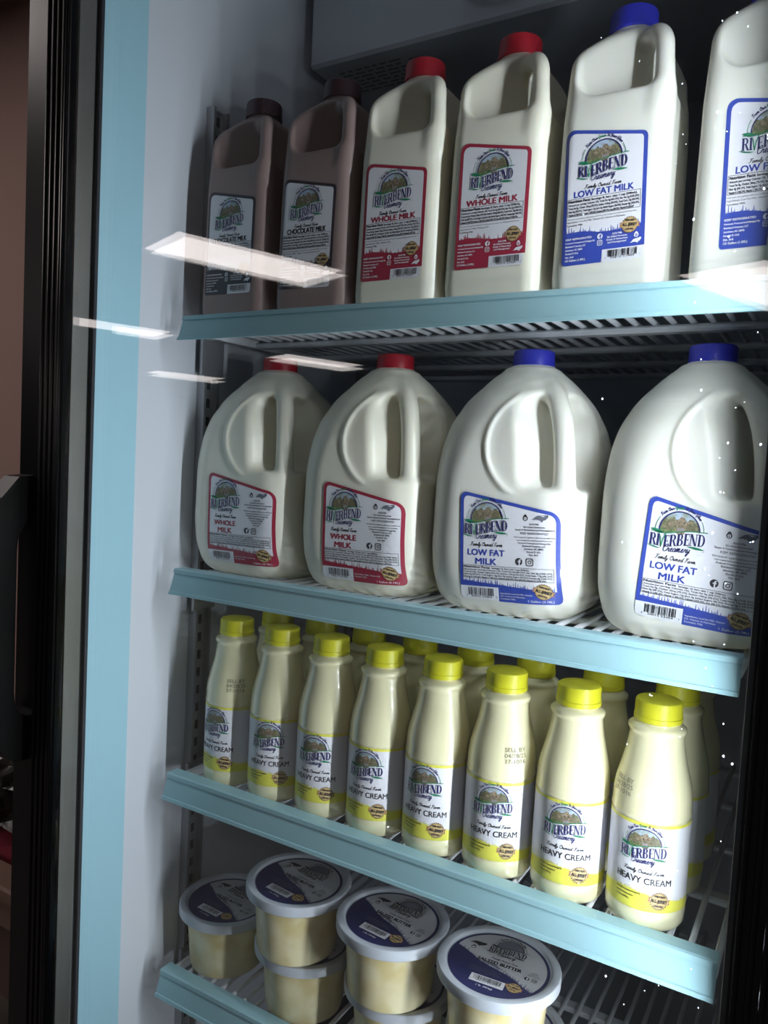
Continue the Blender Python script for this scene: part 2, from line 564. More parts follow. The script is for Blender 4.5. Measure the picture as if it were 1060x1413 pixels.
# pull handle on the left stile
HX = -.058
hz0, hz1 = .985, 1.285
h = MB()
prof = [(-.147, hz1 - .006), (-.166, hz1 - .008), (-.184, hz1 - .028), (-.189, hz1 - .06), (-.190, (hz0 + hz1) / 2), (-.189, hz0 + .06),
        (-.184, hz0 + .028), (-.166, hz0 + .008), (-.147, hz0 + .006)]
inn = [(-.147, hz1 - .050), (-.158, hz1 - .054), (-.1655, hz1 - .066), (-.1668, hz1 - .08), (-.167, (hz0 + hz1) / 2), (-.1668, hz0 + .08),
       (-.1655, hz0 + .066), (-.158, hz0 + .054), (-.147, hz0 + .050)]
V = []
for x in (HX - .012, HX + .012):
    V += [(x, y, z) for y, z in prof] + [(x, y, z) for y, z in inn]
n = len(prof)
F = []
for i in range(n - 1):
    F += [(i, i + 1, n + i + 1, n + i), (2 * n + i, 3 * n + i, 3 * n + i + 1, 2 * n + i + 1),
          (i, 2 * n + i, 2 * n + i + 1, i + 1), (n + i, n + i + 1, 3 * n + i + 1, 3 * n + i)]
F += [(0, n, 3 * n, 2 * n), (n - 1, 3 * n - 1, 4 * n - 1, 2 * n - 1)]
dpart(h.add(V, F), 'handle', M_HANDLE)

# ---------------------------------------------------------------- 2D print art (millimetres), later wrapped on each container
_txt = {}


def text_geo(s):
    k = s
    if k not in _txt:
        cu = bpy.data.curves.new('t', 'FONT')
        cu.body = s
        cu.size = 1.0
        cu.resolution_u = 2 if len(s) > 14 else 4
        ob = bpy.data.objects.new('t', cu)
        COL.objects.link(ob)
        dg = bpy.context.evaluated_depsgraph_get()
        me = bpy.data.meshes.new_from_object(ob.evaluated_get(dg))
        V = np.array([v.co[:2] for v in me.vertices]) if len(me.vertices) else np.zeros((0, 2))
        F = [tuple(p.vertices) for p in me.polygons]
        bpy.data.objects.remove(ob)
        bpy.data.curves.remove(cu)
        bpy.data.meshes.remove(me)
        _txt[k] = (V, F)
    return _txt[k]


_H = text_geo('H')[0]
CAPH = _H[:, 1].max() - _H[:, 1].min()


class Art:
    def __init__(s):
        s.parts = {}

    def add(s, part, m, layer, V, F):
        s.parts.setdefault(part, []).append((m, layer, np.array(V, float), [tuple(f) for f in F]))

    def poly(s, part, m, layer, pts):
        s.add(part, m, layer, pts, [tuple(range(len(pts)))])

    def fill(s, part, m, layer, u0, u1, lo, hi, du=1.5, rows=6):
        n = max(2, int(math.ceil((u1 - u0) / du)) + 1)
        us = np.linspace(u0, u1, n)
        f = lambda g, u: g(u) if callable(g) else g
        V, F = [], []
        for u in us:
            a, b = f(lo, u), f(hi, u)
            for r in range(rows + 1):
                V.append((u, a + (b - a) * r / rows))
        R = rows + 1
        for i in range(n - 1):
            for r in range(rows):
                F.append((i * R + r, (i + 1) * R + r, (i + 1) * R + r + 1, i * R + r + 1))
        s.add(part, m, layer, V, F)

    def rect(s, part, m, layer, u0, v0, u1, v1):
        s.fill(part, m, layer, u0, u1, v0, v1, 2.0, max(1, int((v1 - v0) / 4)))

    def frame(s, part, m, layer, u0, v0, u1, v1, t):
        s.fill(part, m, layer, u0, u1, v0, v0 + t, 2, 1)
        s.fill(part, m, layer, u0, u1, v1 - t, v1, 2, 1)
        s.fill(part, m, layer, u0, u0 + t, v0, v1, 2, 4)
        s.fill(part, m, layer, u1 - t, u1, v0, v1, 2, 4)

    def disc(s, part, m, layer, cu, cv, r, n=32, a0=0., a1=2 * PI, ri=0., rfun=None):
        th = np.linspace(a0, a1, n + 1)
        V, F = [], []
        for t in th:
            R = rfun(t) if rfun else r
            V += [(cu + ri * math.cos(t), cv + ri * math.sin(t)), (cu + R * math.cos(t), cv + R * math.sin(t))]
        for i in range(n):
            F.append((2 * i, 2 * i + 1, 2 * i + 3, 2 * i + 2))
        s.add(part, m, layer, V, F)

    def text(s, part, m, layer, t, u, v, hgt, wid=None, al='L', bold=0., slant=0.):
        V, F = text_geo(t)
        V = V.copy()
        x0, x1 = V[:, 0].min(), V[:, 0].max()
        k = hgt / CAPH
        kx = k if not wid else wid / (x1 - x0)
        X = (V[:, 0] - x0) * kx
        W = (x1 - x0) * kx
        Y = V[:, 1] * k
        X = X + slant * Y + u - {'L': 0, 'C': W / 2, 'R': W}[al]
        b = bold * hgt
        for q, (du, dv) in enumerate(((-b, -b), (b, -b), (b, b), (-b, b)) if bold > 0 else ((0, 0),)):
            s.add(part, m, layer + .12 * q, np.stack([X + du, Y + v + dv * .6], 1), F)
        return W

    def stroke(s, part, m, layer, pts, wd):
        P = np.array(pts, float)
        n = len(P)
        V, F = [], []
        wds = wd if hasattr(wd, '__len__') else [wd] * n
        for i in range(n):
            t = P[min(i + 1, n - 1)] - P[max(i - 1, 0)]
            L = np.hypot(*t) or 1
            nn = np.array([-t[1], t[0]]) / L * wds[i] / 2
            V += [P[i] + nn, P[i] - nn]
        for i in range(n - 1):
            F.append((2 * i + 1, 2 * i + 3, 2 * i + 2, 2 * i))
        s.add(part, m, layer, V, F)


def catmull(pts, k=5):
    P = [np.array(p, float) for p in pts]
    P = [2 * P[0] - P[1]] + P + [2 * P[-1] - P[-2]]
    out = []
    for i in range(1, len(P) - 2):
        for j in range(k):
            t = j / k
            a, b, c, d = P[i - 1:i + 3]
            out.append(.5 * (2 * b + (c - a) * t + (2 * a - 5 * b + 4 * c - d) * t * t + (3 * b - a - 3 * c + d) * t ** 3))
    out.append(P[-2])
    return out


SCRIPT = {
    'r': (.80, [[(0, .1), (.25, .9), (.3, 1.0), (.38, .85), (.6, .85), (.55, .3), (.7, 0), (.95, .2)]]),
    'e': (.76, [[(0, .1), (.3, .4), (.55, .75), (.4, 1), (.15, .6), (.25, .08), (.5, 0), (.85, .25)]]),
    'a': (.90, [[(.65, .85), (.4, 1), (.1, .6), (.12, .1), (.35, 0), (.62, .5), (.7, .95), (.62, .2), (.75, 0), (1, .25)]]),
    'm': (1.1, [[(0, .3), (.15, 1), (.2, .9), (.12, 0)], [(.15, .5), (.4, 1), (.5, .85), (.42, 0)], [(.45, .5), (.7, 1), (.82, .85), (.75, .15), (.85, 0), (1.15, .25)]]),
    'n': (.85, [[(0, .3), (.15, 1), (.2, .9), (.12, 0)], [(.15, .5), (.45, 1), (.57, .85), (.5, .15), (.6, 0), (.9, .25)]]),
    'y': (.80, [[(0, .9), (.1, 1), (.1, .4), (.25, .1), (.5, .4), (.62, 1), (.5, 0), (.3, -.8), (.05, -.9), (.1, -.5), (.8, .2)]]),
    'i': (.42, [[(0, .3), (.2, 1), (.15, .2), (.3, 0), (.5, .25)], [(.28, 1.35), (.32, 1.45)]]),
    'l': (.46, [[(0, .2), (.4, 1.4), (.4, 2), (.2, 1.6), (.2, .3), (.35, 0), (.55, .25)]]),
    'w': (1.0, [[(0, .6), (.12, 1), (.12, .2), (.3, 0), (.5, .5), (.55, 1), (.55, .2), (.75, 0), (.95, .6), (.9, 1), (1.1, .85)]]),
    'd': (.92, [[(.65, .85), (.4, 1), (.1, .6), (.12, .1), (.35, 0), (.62, .5), (.85, 2), (.62, .2), (.75, 0), (1, .25)]]),
    's': (.62, [[(0, .1), (.4, 1.05), (.55, .4), (.4, 0), (.1, .1)], [(.4, 0), (.7, .2)]]),
    'o': (.74, [[(.4, 1), (.1, .6), (.15, .1), (.4, 0), (.65, .4), (.6, .9), (.4, 1), (.8, .85)]]),
    'u': (.92, [[(0, .5), (.15, 1), (.15, .2), (.3, 0), (.55, .4), (.65, 1), (.62, .2), (.75, 0), (1, .25)]]),
    'C': (1.0, [[(.95, 1.5), (1.05, 1.85), (.7, 2.0), (.25, 1.4), (.15, .5), (.45, 0), (.9, .2), (1.1, .5)]]),
    'F': (1.05, [[(.1, 1.75), (.5, 2.0), (1.2, 1.95)], [(.7, 1.9), (.5, .8), (.3, .1), (0, .1)], [(.3, 1.0), (.85, 1.05)]]),
    'O': (1.25, [[(.6, 2), (.15, 1.4), (.2, .4), (.6, 0), (1.05, .6), (1.05, 1.5), (.6, 2), (.45, 1.6), (.9, 1.5)]]),
    'G': (1.2, [[(.95, 1.6), (.9, 1.95), (.5, 2), (.15, 1.3), (.15, .5), (.5, 0), (.85, .4), (.9, .9), (.55, .9)], [(.9, .9), (.85, -.5), (.5, -.8)]]),
    'T': (.9, [[(.1, 1.6), (.3, 2), (.8, 1.85), (1.3, 2)], [(.8, 1.9), (.6, .6), (.3, 0), (.1, .2)]]),
    'Y': (1.0, [[(.1, 1.7), (.3, 2), (.3, 1.2), (.55, .9), (.85, 1.4), (.95, 2), (.7, .4), (.4, -.6), (.1, -.5)]]),
    ' ': (.5, []),
}


def script_strokes(t):
    x, out = 0., []
    for ch in t:
        adv, st = SCRIPT[ch]
        for s_ in st:
            out.append([(x + a + .22 * b, b) for a, b in (catmull(s_, 4) if len(s_) > 2 else s_)])
        x += adv
    return x, out


def script(art, part, m, layer, t, u0, u1, v, xh, wd, rise=0.):
    W, st = script_strokes(t)
    k = (u1 - u0) / W
    for s_ in st:
        art.stroke(part, m, layer, [(u0 + x * k, v + y * xh + rise * (x / W)) for x, y in s_], wd)


def script_arc(art, part, mf, layer, t, cu, cv, R, a0, a1, xh, wd):
    W, _ = script_strokes(t)
    x = 0.
    for i, ch in enumerate(t):
        adv, st = SCRIPT[ch]
        for s_ in st:
            pts = []
            for a, b in (catmull(s_, 3) if len(s_) > 2 else s_):
                an = a0 + (a1 - a0) * (x + a + .2 * b) / W
                r = R + b * xh
                pts.append((cu + r * math.cos(an), cv + r * math.sin(an)))
            art.stroke(part, mf(i), layer, pts, wd)
        x += adv


def _bowl(cx, cy, rx, ry, ix, iy, n=12):
    o = [(cx + rx * math.cos(t), cy + ry * math.sin(t)) for t in np.linspace(-PI / 2, PI / 2, n)]
    i = [(cx + ix * math.cos(t), cy + iy * math.sin(t)) for t in np.linspace(-PI / 2, PI / 2, n)]
    return [[o[k], o[k + 1], i[k + 1], i[k]] for k in range(n - 1)]


def _rc(a, b, c, d):
    return [(a, b), (c, b), (c, d), (a, d)]


def _stem(x, w_=.20):
    return [_rc(x, 0, x + w_, 1), _rc(x - .07, 0, x + w_ + .07, .055), _rc(x - .07, .945, x + w_ + .07, 1)]


SERIF = {
    'R': (.80, _stem(.08) + _rcs if False else _stem(.08) + [_rc(.25, .94, .38, 1), _rc(.25, .47, .38, .53)] + _bowl(.36, .735, .33, .265, .15, .205)
          + [[(.34, .5), (.52, .5), (.80, 0), (.60, 0)], _rc(.56, 0, .86, .055)]),
    'I': (.36, _stem(.08)),
    'E': (.64, _stem(.08) + [_rc(.25, .93, .60, 1), _rc(.25, .47, .48, .53), _rc(.25, 0, .62, .07), _rc(.55, .76, .60, .95), _rc(.57, .05, .62, .26), _rc(.44, .38, .48, .62)]),
    'B': (.76, _stem(.08) + [_rc(.25, .94, .38, 1), _rc(.25, .48, .38, .54), _rc(.25, 0, .38, .06)] + _bowl(.36, .755, .28, .245, .11, .185) + _bowl(.36, .265, .33, .265, .15, .205)),
    'N': (.86, [_rc(.08, 0, .15, 1), _rc(.0, 0, .24, .055), [(.02, 1), (.26, 1), (.76, 0), (.56, 0)], _rc(.67, 0, .74, 1), _rc(.58, .945, .84, 1)]),
    'D': (.84, _stem(.08) + [_rc(.25, .94, .36, 1), _rc(.25, 0, .36, .06)] + _bowl(.34, .5, .44, .5, .25, .43)),
    'V': (.46, []),
}


def logo(art, cu, cv, R, tone=None):
    """brand mark: arched picture, word, script line; (cu,cv) centre of the arch, R its radius"""
    P = 'logo'
    navy, green = tone or P_NAVY, tone or P_GREEN
    wordw = R * 2.80
    hgt = R * .63
    u0 = cu - wordw * .515
    base0 = cv - R * .86

    def wave(t):
        return hgt * (-.06 + .40 / (1 + math.exp(-9 * (t - .55))) - .10 * math.exp(-((t - .28) / .14) ** 2))

    def top(u):
        t = (u - u0) / wordw
        return base0 + wave(t) + hgt * 1.16
    # arch picture: filled above the ribbon
    arc = lambda u: cv + math.sqrt(max(R * R - (u - cu) ** 2, 0))
    rng = random.Random(7)
    ph = [rng.uniform(0, 6) for _ in range(4)]
    tl = lambda u: min(arc(u), cv + R * (.62 + .07 * math.sin(u * .9 + ph[0]) + .05 * math.sin(u * 2.1 + ph[1])))
    gl = lambda u: min(arc(u), cv + R * (.0 + .04 * math.sin(u * 1.3 + ph[2])))
    lo = lambda u: min(top(u), arc(u))
    if tone:
        art.fill(P, P_GREY, 2, cu - R, cu + R, lo, arc, R / 14, 4)
    else:
        art.fill(P, P_SKY, 2, cu - R, cu + R, lambda u: max(lo(u), tl(u)), arc, R / 14, 3)
        art.fill(P, P_TREE, 2, cu - R, cu + R, lambda u: max(lo(u), gl(u)), lambda u: max(tl(u), lo(u)), R / 14, 3)
        art.fill(P, P_GRASS, 2, cu - R, cu + R, lo, lambda u: max(gl(u), lo(u)), R / 14, 3)
        # cows: one facing out, one to each side
        hx, hy, q = cu + R * .06, cv + R * .30, R
        art.disc(P, P_COWD, 3, cu - q * .52, cv + q * .22, 0, 14, rfun=lambda t: q * (.24 + .05 * math.cos(3 * t)))
        art.disc(P, P_COWD, 3, cu + q * .55, cv + q * .30, 0, 14, rfun=lambda t: q * (.20 + .04 * math.cos(2 * t)))
        art.disc(P, P_COW, 3.5, cu - q * .46, cv + q * .34, q * .13, 12)
        art.poly(P, P_COW, 4, [(hx - q * .20, hy - q * .45), (hx + q * .18, hy - q * .45), (hx + q * .26, hy + q * .05), (hx + q * .2, hy + q * .28),
                               (hx + q * .08, hy + q * .46), (hx - q * .06, hy + q * .46), (hx - q * .18, hy + q * .28), (hx - q * .25, hy + q * .05)])
        art.poly(P, P_COW, 4.3, [(hx - q * .18, hy + q * .2), (hx - q * .42, hy + q * .34), (hx - q * .38, hy + q * .16), (hx - q * .2, hy + q * .08)])
        art.poly(P, P_COW, 4.3, [(hx + q * .2, hy + q * .2), (hx + q * .2, hy + q * .08), (hx + q * .4, hy + q * .16), (hx + q * .44, hy + q * .34)])
        art.disc(P, P_MUZ, 5, hx, hy - q * .22, 0, 14, rfun=lambda t: q * (.16 + .03 * math.cos(2 * t)))
        art.disc(P, P_COWD, 6, hx, hy - q * .05, 0, 12, rfun=lambda t: q * (.10 + .03 * math.cos(2 * t)))
        for sx in (-1, 1):
            art.disc(P, P_BLACK, 6, hx + sx * q * .13, hy + q * .14, q * .035, 8)
    a_lo = math.asin(max(-1, min(1, (top(cu + R) - cv) / R)))
    a_hi = PI - math.asin(max(-1, min(1, (top(cu - R) - cv) / R)))
    art.disc(P, navy, 7, cu, cv, R * 1.05, 40, a_lo, a_hi, R * .985)
    art.disc(P, green, 7, cu, cv, R * 1.235, 10, a_lo + .02, .55, R * 1.205)
    art.disc(P, green, 7, cu, cv, R * 1.235, 10, PI - .55, a_hi - .02, R * 1.205)
    tx = 'From Our Grass To Your Glass'
    script_arc(art, P, lambda i: green if 9 <= i <= 13 else navy, 7, tx, cu, cv, R * 1.17, PI - .62, .62, R * .085, R * .032)
    # ribbon
    us = np.linspace(u0 + wordw * .02, u0 + wordw * 1.02, 30)
    art.stroke(P, green, 8, [(u, top(u) + hgt * .03) for u in us], [R * .045] * 30)
    leaf = lambda ax, ay, bx, by, th: [(ax + (bx - ax) * t + (-(by - ay)) * th * math.sin(PI * t), ay + (by - ay) * t + (bx - ax) * th * math.sin(PI * t)) for t in np.linspace(0, 1, 9)] + \
        [(ax + (bx - ax) * t - (-(by - ay)) * th * math.sin(PI * t), ay + (by - ay) * t - (bx - ax) * th * math.sin(PI * t)) for t in np.linspace(1, 0, 9)[1:-1]]
    art.poly(P, green, 8, leaf(u0 - wordw * .01, top(u0) + hgt * .22, u0 + wordw * .25, top(u0 + wordw * .25) - hgt * .02, .13))
    # word
    adv = [SERIF[c][0] for c in 'RIVERBEND']
    tot = sum(adv)
    x = 0.
    for i, c in enumerate('RIVERBEND'):
        for pl in SERIF[c][1]:
            art.poly(P, navy, 8, [(u0 + (x + a) / tot * wordw, base0 + wave((x + a) / tot) + b * hgt) for a, b in pl])
        if c == 'V':
            q = lambda a, b: (u0 + (x + a) / tot * wordw, base0 + wave((x + a) / tot) + b * hgt)
            art.poly(P, green, 9, [q(-.08, 1.0), q(.06, .85), q(.20, .30), q(.24, -.04), q(.14, -.04), q(.05, .45)])
            art.poly(P, green, 9, [q(.15, -.04), q(.25, -.04), q(.38, .55), q(.60, 1.05), q(.78, 1.35), q(.52, 1.12), q(.30, .68)])
        x += adv[i]
    # underline, leaf, trade mark
    art.stroke(P, green, 8, [(u0 - wordw * .04 + wordw * .25 * t, base0 - hgt * (.06 + .22 * math.sin(PI * .5 * t))) for t in np.linspace(0, 1, 10)],
               [R * (.02 + .05 * math.sin(PI * t)) for t in np.linspace(0, 1, 10)])
    lx = u0 + wordw * .68
    art.poly(P, green, 8, leaf(lx, base0 + hgt * .18, lx + wordw * .33, base0 + hgt * .06, .07))
    art.text(P, navy, 8, 'TM', u0 + wordw * .97, base0 - hgt * .12, R * .05)
    script(art, P, navy, 8, 'Creamery', cu - R * .72, cu + R * .66, base0 - hgt * .50, R * .19, R * .040, R * .10)


def badge(art, cu, cv, r, rot=-.30):
    P = 'badge'
    ca, sa = math.cos(rot), math.sin(rot)
    tmp = Art()
    tmp.disc(P, P_BADGE, 4, 0, 0, r, 88, rfun=lambda t: r * (1.0 + .06 * math.cos(22 * t)))
    tmp.disc(P, P_TAN, 4.5, 0, 0, r * .93, 40)
    tmp.disc(P, P_BLACK, 5, 0, 0, r * .86, 40, ri=r * .83)
    tmp.poly(P, P_BAN, 6, [(-r * 1.22, -r * .30), (r * 1.22, -r * .30), (r * 1.12, 0), (r * 1.22, r * .30), (-r * 1.22, r * .30), (-r * 1.12, 0)])
    tmp.poly(P, P_TAN, 7, [(-r * .98, -r * .27), (r * .98, -r * .27), (r * .98, r * .27), (-r * .98, r * .27)])
    tmp.text(P, P_BLACK, 8, 'ALL-JERSEY', 0, -r * .17, r * .36, r * 1.80, 'C', .07)
    tmp.text(P, P_BLACK, 8, 'FARM FRESH', 0, r * .43, r * .22, r * 1.15, 'C', .07)
    tmp.text(P, P_BLACK, 8, 'COWS MILK', 0, -r * .66, r * .22, r * 1.05, 'C', .07)
    for m, l, V, F in tmp.parts[P]:
        V2 = np.stack([cu + V[:, 0] * ca - V[:, 1] * sa, cv + V[:, 0] * sa + V[:, 1] * ca], 1)
        art.add(P, m, l, V2, F)


def barcode(art, u0, v0, u1, v1, digits, seed=1):
    rng = random.Random(seed)
    P = 'barcode'
    x = u0
    mod = (u1 - u0) / 95.
    while x < u1 - mod:
        w_ = rng.choice((1, 1, 1, 2, 2, 3)) * mod
        g_ = rng.choice((1, 1, 2, 2, 3)) * mod
        if x + w_ > u1:
            break
        art.fill(P, P_BLACK, 4, x, x + w_, v0 + (v1 - v0) * .12, v1, 5, 2)
        x += w_ + g_
    a, b, c = digits
    hh = (v1 - v0) * .20
    art.text(P, P_BLACK, 4, b, (u0 + u1) / 2, v0 - hh * .55, hh, (u1 - u0) * .78, 'C')
    art.text(P, P_BLACK, 4, a, u0 - 1.2, v0 - hh * .3, hh * .9, None, 'R')
    art.text(P, P_BLACK, 4, c, u1 + 1.2, v0 - hh * .3, hh * .9)


def fb_icon(art, cu, cv, r, fg, bg):
    art.disc('lettering', fg, 4, cu, cv, r, 24)
    art.poly('lettering', bg, 5, [(cu - r * .02, cv - r * .98), (cu + r * .30, cv - r * .92), (cu + r * .30, cv + r * .22), (cu - r * .02, cv + r * .22)])
    art.poly('lettering', bg, 5, [(cu - r * .02, cv + r * .2), (cu + r * .30, cv + r * .2), (cu + r * .32, cv + r * .38), (cu + r * .58, cv + r * .42), (cu + r * .58, cv + r * .70), (cu + r * .22, cv + r * .68), (cu + r * .02, cv + r * .5)])
    art.poly('lettering', bg, 5, [(cu - r * .32, cv - r * .12), (cu + r * .54, cv - r * .12), (cu + r * .58, cv + r * .16), (cu - r * .32, cv + r * .16)])


def ig_icon(art, cu, cv, r, fg):
    n = 32
    f = lambda q: (lambda t: q / (abs(math.cos(t)) ** 5 + abs(math.sin(t)) ** 5) ** .2)
    th = np.linspace(0, 2 * PI, n + 1)
    V, F = [], []
    for t in th:
        a, b = f(r * .80)(t), f(r)(t)
        V += [(cu + a * math.cos(t), cv + a * math.sin(t)), (cu + b * math.cos(t), cv + b * math.sin(t))]
    for i in range(n):
        F.append((2 * i, 2 * i + 1, 2 * i + 3, 2 * i + 2))
    art.add('lettering', fg, 4, V, F)
    art.disc('lettering', fg, 4, cu, cv, r * .48, 20, ri=r * .30)
    art.disc('lettering', fg, 4, cu + r * .5, cv + r * .5, r * .12, 8)


def drop_icon(art, cu, cv, r, fg, bg):
    art.disc('lettering', fg, 4, cu, cv - r * .1, r, 28, rfun=lambda t: r * (.78 + .42 * max(0, math.sin(t)) ** 8))
    art.disc('lettering', bg, 5, cu, cv - r * .18, r * .46, 16)
    art.disc('lettering', fg, 6, cu, cv - r * .2, r * .2, 10)


NC = [(-1, -.16), (-.74, -.10), (-.55, .10), (-.28, .30), (.1, .34), (.5, .36), (.92, .42), (1, .22), (.90, .02), (.78, -.02), (.70, -.2),
      (.45, -.22), (.30, -.48), (.12, -.34), (-.12, -.16), (-.30, -.22), (-.42, -.12), (-.62, -.2)]


def nc_icon(art, cu, cv, w_, fg, rot=.12):
    ca, sa = math.cos(rot), math.sin(rot)
    art.poly('lettering', fg, 4, [(cu + w_ / 2 * (x * ca - y * sa), cv + w_ / 2 * (x * sa + y * ca)) for x, y in NC])


def grass_edge(seed, base, amp, du=.55):
    rng = random.Random(seed)
    hs_ = [rng.uniform(0, 1) ** 1.6 * (amp * (1.5 if rng.random() < .15 else 1)) for _ in range(400)]

    def g(u):
        i = int(round((u + 60) / du))
        return base(u) + (hs_[i % 400] if i % 2 else 0)
    return g


NUT = [('Total Fat', 'Sat. Fat'), ]
FINE_A = ['Amount per serving: Calories 130, Total Fat 5g (6% DV), Sat. Fat 3g (15% DV),',
          'Trans Fat 0g, Cholest. 20mg (7% DV), Sodium 120mg (5% DV), Total Carb. 12g (4% DV),',
          'Fiber 0g (0% DV), Total Sugars 12g (Incl. 0g Added Sugars, 0% DV), Protein 8g (16% DV),',
          'Vitamin A (10% DV), Vitamin C (0% DV), Calcium (25% DV), Iron (0% DV), Vitamin D (15% DV).']


def nutrition(art, u0, v0, u1, v1, big, serv):
    L = 'lettering'
    art.frame(L, P_BLACK, 4, u0, v0, u1, v1, .32)
    Hh = v1 - v0
    n = len(FINE_A)
    lh = Hh / (n + 1.35)
    h1 = lh * .78
    y = v1 - lh * 1.12
    w1 = art.text(L, P_BLACK, 4, 'Nutrition Facts', u0 + 1, y, h1, (u1 - u0) * .30, 'L', .07)
    art.text(L, P_BLACK, 4, serv, u0 + (u1 - u0) * .335, y, h1 * .78, (u1 - u0) * (.42 if big else .62), 'L', .05)
    for i, s_ in enumerate(FINE_A):
        y -= lh
        ww = (u1 - u0 - 2) * (1.0 if i < n - 1 else .94)
        art.text(L, P_BLACK, 4, s_, u0 + 1, y, lh * .60, ww, 'L', .04)


def rounded(u0, u1, lo, hi, rl, rr, bl=0., br=0.):
    def top(u):
        v = hi(u)
        for (c, r, s_) in ((u0 + rl, rl, -1), (u1 - rr, rr, 1)):
            if r and (u - c) * s_ > 0:
                v -= r - math.sqrt(max(r * r - (u - c) ** 2, 0))
        return v

    def bot(u):
        v = lo(u)
        for (c, r, s_) in ((u0 + bl, bl, -1), (u1 - br, br, 1)):
            if r and (u - c) * s_ > 0:
                v += r - math.sqrt(max(r * r - (u - c) ** 2, 0))
        return v
    return bot, top


def half_gallon_art(col, words, code, seed, body_txt):
    a = Art()
    W = 68.
    hi = lambda u: 114.5 - 13.5 * u / W
    step = 34.
    # coloured sheet, two pieces: left goes down to 0, right to 10
    b1, t1 = rounded(0, W, lambda u: 0 if u < step else 10., hi, 9, 4, 2.5, 0)
    a.fill('sheet', col, 0, 0, step, b1, t1, .8, 16)
    a.fill('sheet', col, 0, step + .001, W, b1, t1, .8, 16)
    bw, tw = rounded(step, W - 1.5, lambda u: 0., lambda u: 10., 0, 0, 0, 3)
    a.fill('sheet', P_WHITE, 0, step, W - 1.5, bw, tw, .8, 4)
    # white field with grass edge
    _, t2 = rounded(3.2, W - 3.3, lambda u: 0, lambda u: hi(u) - 3.0, 7, 2.5)
    a.fill('sheet', P_WHITE, 1, 3.2, W - 3.3, lambda u: 25., t2, .8, 16)
    g = grass_edge(seed, lambda u: 26. + 1.5 * math.sin(u * .12), 4.5)
    a.fill('grass_print', col, 2, 3.0, W - 3.0, 24., g, .275, 2)
    logo(a, 33, 85.5, 14.6)
    L = 'lettering'
    script(a, L, P_BLACK, 3, 'Family Owned Farm', 17.5, 48, 62.6, 1.5, .42)
    a.text(L, col if col is not P_BROWN else P_BLACK, 3, words, 33.5, 56.2, 5.0, 49, 'C', .045)
    nutrition(a, 3.8, 40.6, W - 4.2, 55.2, False, 'Servings: 8, Serv. size: 1 cup (240mL),')
    a.text(L, P_BLACK, 3, 'FDA States: No significant difference in milk from cows treated with artificial growth hormones.', 4, 38.0, 1.05, 57)
    a.text(L, P_BLACK, 3, body_txt, 4, 35.4, 1.35, 48 if len(body_txt) > 30 else 28)
    a.text(L, P_BLACK, 3, 'Contains: Milk', 4, 32.6, 1.4, 13, 'L', .02)
    badge(a, 56, 27.5, 6.6, -.05)
    y = 21.
    for s_, h_, w_ in (('KEEP REFRIGERATED', 1.6, 22), ('Produced, Processed and Packaged By:', 1.3, 25), ('Riverbend Creamery, LLC', 1.4, 17),
                       ('Lincolnton, NC 28092', 1.4, 14.5), ('Permit# 37-1016', 1.4, 11), ('Dist. 36-8', 1.4, 7), ('1/2 Gallon (1.89L)', 1.7, 17)):
        a.text(L, P_WHITE, 3, s_, 3.0, y, h_, w_, 'L', .04)
        y -= 2.95
    fb_icon(a, 32, 21.3, 2.3, P_WHITE, col)
    ig_icon(a, 32, 16.0, 2.2, P_WHITE)
    y = 21.4
    for s_, w_ in (('A2A2 Milk', 8), ('No Added Hormones', 16), ('Grade A Pasteurized', 17), ('and Homogenized', 15)):
        a.text(L, P_WHITE, 3, s_, 46, y, 1.45, w_, 'C', .04)
        y -= 2.3
    drop_icon(a, 61.5, 18.8, 2.3, P_WHITE, col)
    nc_icon(a, 61, 14.0, 9.5, P_WHITE)
    barcode(a, 38.5, 2.6, 63, 9.0, code, seed)
    return a


